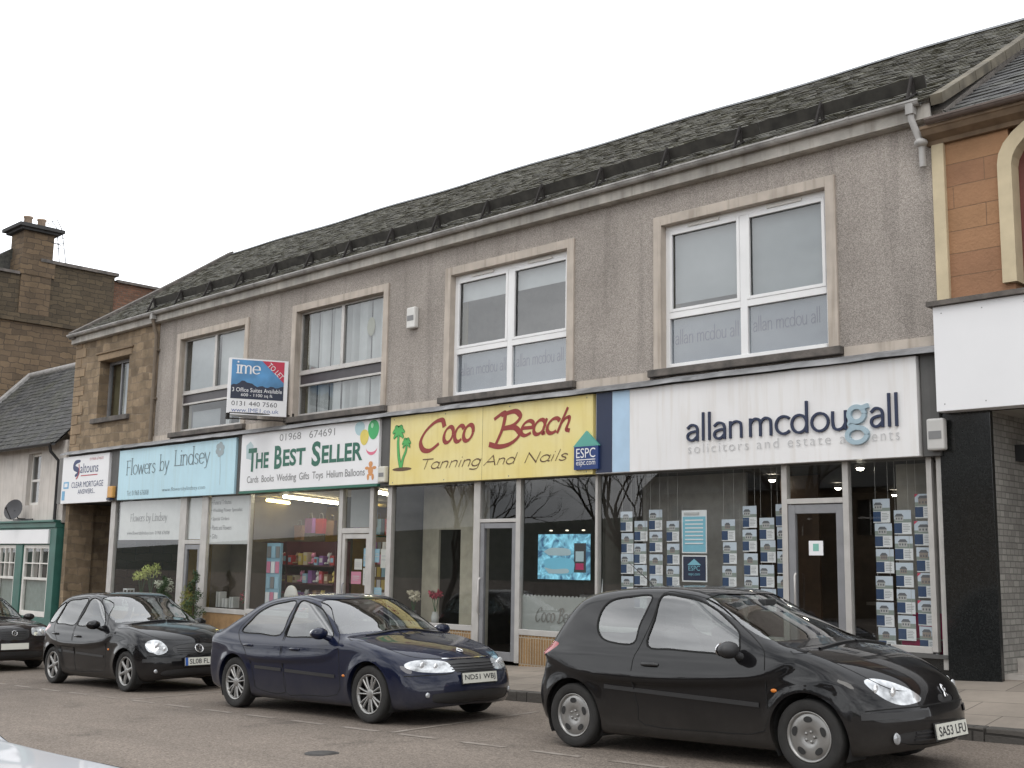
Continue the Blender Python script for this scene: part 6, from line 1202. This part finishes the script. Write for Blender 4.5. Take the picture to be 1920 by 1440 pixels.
        for kd, (hx, hz) in P['handles'].items():
            y = sidey(b, hx, hz)[0]; m = MB(); m.tube([(hx-.09, sg*(y+.0), hz), (hx-.07, sg*(y+.022), hz+.004), (hx+.06, sg*(y+.024), hz+.004), (hx+.09, sg*(y+.0), hz)], [.012,.016,.016,.012], 8)
            m.build('handle', P.get('hm', pmat), objs.get('door%d%s' % (kd, 'R' if sg < 0 else 'L'), root), local=True)
        if 'lamps' in P:
            for (ly, lz, lr) in P['lamps']: x = frontx(b, ly*sg, lz); m = MB(); m.ell((x-.008, ly*sg, lz), (.014, lr*.9, lr), 9); m.build('lamp_bowl', m_bowl, objs.get('headlight'+('R' if sg < 0 else 'L'), root), local=True)
        if 'foglamp' in P: ly, lz, lr = P['foglamp']; x = frontx(b, ly*sg, lz); m = MB(); m.ell((x-.002, ly*sg, lz), (.016, lr, lr*.85), 9); m.build('fog_lamp', m_lens, root, local=True)
        if 'indic' in P: ix, iz = P['indic']; m = MB(); m.ell((ix, sg*(sidey(b, ix, iz)[0]), iz), (.03,.01,.016), 6); m.build('indicator', m_amber, root, local=True)
        if not P['mirror']: continue
        mx_, mz = P['mirror']; y = sidey(b, mx_, mz)[0]; m = MB(); m.ell((mx_+.02, sg*(y+.13), mz+.05), (.075,.115,.07), 10); m.tube([(mx_+.05, sg*(y-.03), mz-.02), (mx_+.03, sg*(y+.08), mz+.02)], [.04,.03], 8)
        o = m.build('wing_mirror', P.get('mm', pmat), root, local=True); m = MB(); m.ell((mx_-.045, sg*(y+.13), mz+.05), (.012,.095,.055), 8); m.build('mirror_glass', m_chrome, o, local=True)
    if 'bonnet' in P:
        m = MB(); q = cr2(P['bonnet'], 3, True); q = np.vstack([q, q[:1]]); n2 = len(q)//1
        for sg in (-1, 1):
            pts = [(x, sg*y, topz(b, x, y)) for x, y in q if y > .02 and x < P['xf']-.12]
            if len(pts) > 3: ribbon(m, b, pts, .007, .0015, smooth=False)
        m.build('panel_gap', m_seam, root, local=True)
    for pts, tw in P.get('ftrim', ()):
        for sg in (-1, 1): m = MB(); ribbon(m, b, [(frontx(b, sg*y, z), sg*y, z) for y, z in pts], tw, .009); m.build('bumper_trim', m_trim, root, local=True)
    for pts in P.get('blines', ()):  # bumper joint across the nose
        m = MB(); ribbon(m, b, [(frontx(b, y, z), y, z) for y, z in [(-yy, zz) for yy, zz in pts[::-1]]+list(pts)], .010, .0015); m.build('bumper_gap', m_seam, root, local=True)
    # plate
    if 'plate' in P:
        z = P['plate']; x = frontx(b, 0, z)+.012; PL = Plane((x+.012, 0, z), (0, 1, 0), (-.12, 0, 1)); m = MB(); w_, h_ = .26, .056
        slab(m, PL, -w_, w_, -h_, h_, -.012, 0); po = m.build('number_plate', m_plate, root, local=True)
        m = MB(); slab(m, PL, -w_-.012, w_+.012, -h_-.012, h_+.012, -.02, -.013); m.build('plate_holder', m_trim, po, local=True)
        if plate: sans(plate, PL, (-.235 if plate[0] != 'S' or len(plate) > 7 else -.19, -.036, .235 if len(plate) > 7 else .14, .036), m_ink, po, bold=.012, local=True, d=.002)
        if P.get('euro'): m = MB(); slab(m, PL, -w_, -w_+.045, -h_, h_, .0005, .002); m.build('blue_band', flat('plate_blue', (.03,.10,.36)) if 'plate_blue' not in MATS else MATS['plate_blue'], po, local=True)
    # wipers, mirror inside, aerial
    m = MB()
    for y0, y1 in P.get('wipers', ((-.55,.02),(.05,.55))):
        xa, za = P['cowl']; ribbon(m, b, [(xa-.02-.25*(1-abs(y)/.9)*0, y, topz(b, xa-.05, y)+.01) for y in np.linspace(y0, y1, 6)], .02, .014)
    m.build('wiper', m_trim, root, local=True)
    if P.get('aerial'): xa = P['aerial']; z = topz(b, xa, 0); m = MB(); m.tube([(xa,0,z),(xa-.05,0,z+.06),(xa-.3,0,z+.24)], [.012,.006,.003], 6); m.build('aerial', m_black, root, local=True)
    # cabin
    xs_ = P['seatx']; zs = P.get('seatz', .46)
    for y in (-.36, .36): seat(root, xs_, y, zs)
    m = MB(); xr_ = xs_-.95; m.box(xr_, xr_+.5, -.6, .6, zs-.12, zs+.06); m.add([(xr_+.05,-.6,zs),(xr_+.05,.6,zs),(xr_-.12,.6,zs+.55),(xr_-.12,-.6,zs+.55),(xr_-.08,-.6,zs),(xr_-.08,.6,zs),(xr_-.2,.6,zs+.53),(xr_-.2,-.6,zs+.53)], [(0,1,2,3),(5,4,7,6),(3,2,6,7),(0,3,7,4),(1,5,6,2)]); m.build('rear_seat', m_seat, root, local=True, bevel=.03)
    xd = P['cowl'][0]; m = MB(); m.prism([(xd-.72,.62),(xd-.68,.84),(xd-.5,.93),(xd-.05,.935),(xd-.05,.62)], 'y', -hw*.86, hw*.86); m.build('dashboard', m_trim, root, local=True)
    m = MB(); c_ = Vector((xd-.78, -.36, .86)); ax = Vector((.85,0,-.4)).normalized(); e1 = Vector((0,1,0)); e2 = ax.cross(e1); m.tube([c_+(e1*math.cos(a)+e2*math.sin(a))*.185 for a in np.linspace(0, 2*math.pi, 25)], .016, 6); m.tube([c_-e1*.18, c_+e1*.18], .02, 5); m.tube([c_, c_+Vector((.2,0,-.1))], .03, 5); m.build('steering_wheel', m_trim, root, local=True)
    m = MB(); m.box(xd-.88, xd-.80, -.09, .09, P['zt']-.19, P['zt']-.13); m.build('rear_view_mirror', m_trim, root, local=True, bevel=.01)
    return b, objs
def car_root(x, y, label, group='cars parked along the kerb'):
    t = empty('parked_car', (x, y, RZ(x)+.004), label, 'car', group); t.rotation_euler = (0, -math.atan(.0305), 0); return t
HATCH.update(head=[(2.20,.705),(2.28,.735),(2.48,.715),(2.70,.655),(2.83,.585),(2.74,.555),(2.55,.545),(2.36,.60)], lamps=[(.52,.63,.045),(.62,.655,.04)], foglamp=(.56,.30,.055),
    tail=[(.02,.80),(.25,.80),(.45,.83),(.58,.92),(.42,.945),(.05,.935)], grille=[(0,.60),(.10,.60),(.12,.555),(0,.54)], lgrille=[(0,.36),(.44,.35),(.56,.32),(.46,.25),(0,.245)],
    doors=[[(.93,1.385),(1.15,1.38),(1.36,1.345),(1.55,1.26),(1.8,1.11),(2.03,.955),(2.08,.85),(2.09,.6),(2.05,.3),(1.5,.255),(.83,.26),(.775,.4),(.745,.54),(.735,.8),(.79,.93),(.87,1.15)]], windoor={1:0},
    bonnet=[(2.28,.74),(2.45,.70),(2.7,.66),(2.95,.57),(3.08,.42),(3.14,.2),(3.15,0),(3.15,-.2),(2.4,-.2),(2.42,0),(2.38,.4)], blines=[[(.1,.54),(.35,.53),(.55,.52),(.74,.50)]],
    trim=[((.40,.565),(2.02,.50))], ftrim=[([(.30,.475),(.5,.47),(.66,.465),(.76,.46)], .05)], handles={0:(.93,.775)}, mirror=(1.80,.88), plate=.335, cowl=(2.45,.98), seatx=1.1, aerial=.35, mm=None, indic=(2.16,.62))
HATCH['mm'] = m_trim; HATCH['hm'] = m_trim
SALOON = dict(hw=.886, xf=3.675, xr=-.90, wb=2.745, rw=.315, ra=.365, zt=1.43, belt=.92, bowf=.46, bowr=.26, crown=.05, klow=.105, kgh=.085, bg=.16, bgr=.12, gw=.95, tum=.34, crz=.80, crease=.005, rimr=.70,
    low=[(-.70,.26),(-.85,.36),(-.90,.50),(-.895,.64),(-.87,.78),(-.86,.90),(-.80,.985),(-.6,.99),(.2,.955),(1.4,.945),(2.0,.965),(2.35,.965),(2.65,.92),(3.0,.86),(3.28,.79),(3.48,.70),(3.59,.60),(3.65,.48),(3.665,.36),(3.62,.25),(3.45,.19),(2.6,.18),(1.2,.18),(0,.19)],
    gh=[(-.85,.86),(-.74,.95),(-.50,1.06),(-.22,1.18),(.1,1.30),(.4,1.375),(.8,1.42),(1.15,1.43),(1.45,1.395),(1.65,1.335),(1.95,1.20),(2.2,1.07),(2.42,.955),(2.5,.85),(2.2,.70),(1,.65),(0,.68)],
    plan=[(-.95,.78),(-.6,.85),(0,.878),(.8,.884),(1.6,.886),(2.5,.88),(3.1,.855),(3.5,.80),(3.75,.74)], sec=[(.1,.92),(.2,.95),(.4,.985),(.62,1.0),(.8,.992),(.92,.955),(1.0,.92),(1.5,.80)],
    side=[[(.08,.955),(.21,1.10),(.33,1.20),(.55,1.285),(.80,1.325),(1.06,1.335),(1.02,1.15),(.95,.93),(.5,.935)], [(1.15,1.335),(1.35,1.325),(1.55,1.27),(1.72,1.18),(1.88,1.07),(2.02,.955),(1.95,.92),(1.5,.915),(1.06,.925),(1.10,1.12)]],
    ws=[(-.60,1.34),(0,1.375),(.60,1.34),(.72,1.05),(.78,.965),(.5,.985),(0,1.0),(-.5,.985),(-.78,.965),(-.72,1.05)], rs=[(-.5,1.30),(0,1.33),(.5,1.30),(.66,1.03),(0,1.01),(-.66,1.03)],
    head=[(2.48,.655),(2.60,.69),(2.85,.70),(3.12,.675),(3.22,.62),(3.26,.575),(3.0,.565),(2.7,.58),(2.52,.62)], lamps=[(.60,.635,.05),(.48,.625,.04)], foglamp=(.62,.33,.035),
    tail=[(-.5,.72),(-.12,.72),(0.02,.74),(.03,.92),(-.1,.95),(-.5,.94)], grille=[(0,.695),(.34,.685),(.38,.655),(.33,.575),(0,.56)], lgrille=[(0,.36),(.5,.35),(.58,.31),(.5,.24),(0,.235)],
    doors=[[(1.12,1.36),(1.38,1.352),(1.6,1.285),(1.78,1.18),(1.95,1.06),(2.12,.94),(2.20,.8),(2.22,.55),(2.16,.28),(1.5,.24),(1.14,.245),(1.10,.6),(1.08,.88),(1.10,1.12)], [(1.10,1.355),(.80,1.352),(.52,1.31),(.30,1.225),(.14,1.11),(-.0,.97),(.1,.85),(.28,.72),(.40,.55),(.46,.35),(.52,.26),(1.11,.245),(1.075,.6),(1.05,.88),(1.075,1.12)]], windoor={0:1, 1:0},
    bonnet=[(2.3,.80),(2.6,.775),(2.95,.735),(3.2,.64),(3.36,.46),(3.46,.2),(3.48,0),(3.48,-.2),(2.34,-.2),(2.36,0),(2.34,.4)], blines=[[(.36,.555),(.5,.545),(.68,.535),(.80,.53)]],
    trim=[((.48,.53),(1.06,.515)),((1.14,.512),(2.14,.485))], handles={1:(.34,.79),0:(1.36,.77)}, mirror=(1.93,.92), plate=.50, cowl=(2.38,.98), seatx=1.3, indic=(2.30,.5), wipers=((-.6,.02),(.0,.6)))
HATCH5 = dict(HATCH); HATCH5.update(hw=.825, xf=3.25, xr=-.655, wb=2.46, rw=.295, ra=.34, zt=1.465, bowf=.36, klow=.13, rimr=.72, belt=.93,
    low=[(-.52,.24),(-.62,.33),(-.655,.45),(-.65,.60),(-.62,.75),(-.58,.88),(-.46,.965),(-.2,.975),(.6,.965),(1.5,.96),(1.9,.99),(2.15,.995),(2.45,.965),(2.75,.905),(2.98,.825),(3.11,.73),(3.19,.62),(3.235,.50),(3.235,.36),(3.19,.25),(3.02,.19),(2.4,.175),(1.2,.175),(0,.175)],
    gh=[(-.58,.85),(-.52,.98),(-.42,1.15),(-.27,1.32),(-.08,1.41),(.25,1.45),(.6,1.465),(.95,1.455),(1.2,1.415),(1.42,1.33),(1.7,1.20),(1.95,1.085),(2.18,.985),(2.26,.85),(2.0,.70),(1,.65),(0,.68)],
    side=[[(-.34,.99),(-.25,1.13),(-.13,1.24),(.05,1.30),(.0,1.15),(-.10,.985)],[(.12,1.315),(.45,1.345),(.80,1.355),(.76,1.15),(.68,.95),(.3,.955),(-.02,.97),(.03,1.12)],[(.90,1.355),(1.15,1.345),(1.36,1.255),(1.55,1.12),(1.70,.985),(1.62,.935),(1.2,.935),(.78,.95),(.84,1.15)]],
    doors=[[(.87,1.385),(1.15,1.378),(1.40,1.29),(1.6,1.14),(1.78,.97),(1.86,.8),(1.86,.5),(1.8,.28),(1.3,.25),(.86,.25),(.81,.6),(.75,.9),(.81,1.15)], [(.84,1.382),(.5,1.375),(.1,1.345),(.04,1.2),(-.05,1.0),(.0,.85),(.2,.72),(.34,.55),(.42,.35),(.5,.26),(.83,.25),(.78,.6),(.72,.9),(.78,1.15)]], windoor={1:1, 2:0},
    ws=[(-.60,1.37),(0,1.405),(.60,1.37),(.70,1.08),(.74,.995),(.5,1.01),(0,1.02),(-.5,1.01),(-.74,.995),(-.70,1.08)],
    head=[(2.16,.70),(2.26,.755),(2.42,.75),(2.56,.69),(2.64,.61),(2.58,.565),(2.46,.545),(2.36,.575),(2.24,.60)], lamps=[(.58,.665,.055),(.50,.62,.04)], grille=[(0,.70),(.36,.67),(.40,.62),(.34,.555),(0,.545)], lgrille=[(0,.34),(.4,.33),(.55,.30),(.5,.24),(0,.235)], foglamp=(.62,.31,.035),
    bonnet=[(2.05,.74),(2.3,.72),(2.6,.68),(2.85,.58),(3.0,.44),(3.08,.2),(3.09,0),(3.09,-.2),(2.1,-.2),(2.12,0),(2.1,.4)], blines=[[(.42,.53),(.55,.525),(.72,.52)]], trim=[((-.0+.42,.535),(.82,.52)),((.88,.518),(1.8,.49))], trimw=.03, handles={1:(.12,.80),0:(.95,.775)}, mirror=(1.60,.915), plate=.44, cowl=(2.15,1.0), seatx=.95, aerial=None, indic=(1.95,.6), euro=True)
HATCH5['hm'] = None; HATCH5['mm'] = None
for q in (HATCH5,): q.pop('hm'); q.pop('mm')
# ---- the cars in the picture
p_char = paint('charcoal_paint', (.007,.0068,.0075), (.06,.055,.05)); p_navy = paint('navy_car_paint', (.005,.008,.025), (.075,.072,.075)); p_blk = paint('black_car_paint', (.004,.004,.005), (.045,.04,.037)); p_wht = paint('white_car_paint', (.62,.63,.66), (.5,.48,.45)); p_drk = paint('maroon_black_paint', (.014,.011,.011), (.07,.06,.055))
c1 = car_root(-7.565, -5.36+.84, 'charcoal three-door hatchback with silver wheel covers, nearest and rightmost along the kerb'); c1.scale = (1.03,)*3; b1, o1 = make_car(HATCH, c1, p_char, .022, 'cap', 'SA53 LFU')
c2 = car_root(-13.34, -5.42+.886, 'navy blue saloon with multi-spoke alloy wheels, parked between the two dark hatchbacks'); b2, o2 = make_car(SALOON, c2, p_navy, .026, 'spoke', 'ND51 WBJ')
c3 = car_root(-19.11, -5.22+.825, 'black five-door hatchback with six-spoke alloy wheels, in front of the florist'); b3, o3 = make_car(HATCH5, c3, p_blk, .03, 'six', 'SL08 FL')
OLD = dict(SALOON); OLD.update(bowf=.22, low=[(-.85,.26),(-.92,.36),(-.95,.50),(-.95,.70),(-.94,.95),(-.6,.99),(.2,.955),(1.4,.945),(1.9,.965),(2.2,.975),(2.6,.95),(3.1,.90),(3.42,.85),(3.58,.78),(3.63,.66),(3.66,.5),(3.665,.36),(3.62,.25),(3.45,.19),(2.6,.18),(1.2,.18),(0,.19)], grille=[(0,.78),(.26,.77),(.29,.74),(.26,.60),(0,.585)], head=[(2.72,.78),(2.9,.80),(3.2,.785),(3.25,.66),(2.9,.64),(2.74,.66)], lamps=[(.55,.71,.06)], plate=.46, bonnet=[(2.2,.80),(2.6,.79),(3.0,.77),(3.3,.70),(3.44,.5),(3.5,.2),(3.5,0),(3.5,-.2),(2.2,-.2),(2.2,0),(2.2,.4)])
c4 = car_root(-26.15, -5.3+.886, 'dark maroon-black estate car, only its nose in view at the left edge'); b4, o4 = make_car(OLD, c4, p_drk, .035, 'five', None)
WH = dict(OLD); WH.update(mirror=None, wipers=(), xf=4.07, wb=3.1, plan=[(-.95,.78),(-.6,.85),(0,.878),(.8,.884),(1.6,.886),(2.9,.88),(3.5,.855),(3.9,.80),(4.15,.74)], low=[(-.85,.26),(-.92,.36),(-.95,.50),(-.95,.70),(-.94,.95),(-.6,.99),(.2,.98),(1.4,.98),(1.9,.985),(2.2,.99),(2.6,.985),(3.1,.985),(3.6,.98),(3.88,.95),(4.01,.88),(4.05,.74),(4.065,.5),(4.065,.36),(4.02,.25),(3.8,.19),(2.6,.18),(1.2,.18),(0,.19)])
c5 = car_root(-6.5, -12.85, 'white car in the near foreground, only its bonnet tip visible at bottom left', None); b5, o5 = make_car(WH, c5, p_wht, .03, 'spoke', None)
# maker's marks on the noses
def badge(root, b, y, z, r, kind, name='badge'):
    x = frontx(b, y, z); g = b.grad(np.array([[x, y, z]]))[0]; g = Vector(g/np.linalg.norm(g)); u_ = Vector((0,1,0)); u_ = (u_-g*u_.dot(g)).normalized(); v_ = g.cross(u_); PL = Plane(Vector((x,y,z))+g*.004, u_, v_); m = MB()
    if kind == 'ring':
        m.tube([PL.p(r*math.cos(a), r*math.sin(a), .004) for a in np.linspace(0, 2*math.pi, 25)], r*.12, 6)
        m.tube([PL.p(-r*.45,r*.85,.005), PL.p(0,r*.05,.005), PL.p(r*.45,r*.85,.005)], r*.09, 5); m.tube([PL.p(-r*.9,r*.2,.005), PL.p(-r*.45,-r*.8,.005), PL.p(0,-r*.05,.005), PL.p(r*.45,-r*.8,.005), PL.p(r*.9,r*.2,.005)], r*.09, 5)
    elif kind == 'diamond': m.tube([PL.p(0,r*1.25,.004), PL.p(r*.8,0,.004), PL.p(0,-r*1.25,.004), PL.p(-r*.8,0,.004), PL.p(0,r*1.25,.004), PL.p(r*.8,0,.004)], r*.2, 5)
    else:
        m.tube([PL.p(-r*.5,-r,.004), PL.p(-r*.1,-r*.2,.005), PL.p(-r*.3,r*.5,.005), PL.p(.0,r,.005), PL.p(r*.3,r*.8,.005)], r*.18, 5); m.tube([PL.p(-r*.1,-r*.2,.005), PL.p(r*.4,-r*.1,.005), PL.p(r*.7,r*.3,.005)], r*.13, 5); m.tube([PL.p(-r*.1,-r*.2,.005), PL.p(r*.4,-r*.8,.005)], r*.13, 5); m.tube([PL.p(-r*.2,r*.3,.005), PL.p(r*.5,r*.45,.005)], r*.13, 5)
    m.build(name, m_chrome, root, local=True)
badge(c1, b1, 0, .62, .05, 'lion'); badge(c2, b2, 0, .775, .05, 'diamond'); badge(c3, b3, 0, .62, .065, 'ring'); badge(c4, b4, 0, .70, .05, 'ring')
# slatted grille bars
def gbars(root, b, zs, yw, parent):
    m = MB()
    for z in zs: ribbon(m, b, [(frontx(b, y, z), y, z) for y in np.linspace(-yw, yw, 9)], .012, .004)
    m.build('grille_bars', pm('grille_bar', (.03,.03,.032), .3, var=.1) if 'grille_bar' not in MATS else MATS['grille_bar'], parent, local=True)
gbars(c2, b2, (.595,.625,.655), .33, o2.get('grille', c2)); gbars(c3, b3, (.58,.61,.64), .34, o3.get('grille', c3)); gbars(c4, b4, (.62,.66,.70,.74), .25, o4.get('grille', c4)); gbars(c1, b1, (.28,.31,.335), .42, o1.get('lower_grille', c1))
m = MB(); ribbon(m, b2, [(frontx(b2, y, .705), y, .705) for y in np.linspace(-.36, .36, 9)], .02, .006); m.build('grille_trim', m_chrome, c2, local=True)
# leaflet on the charcoal hatchback's dashboard
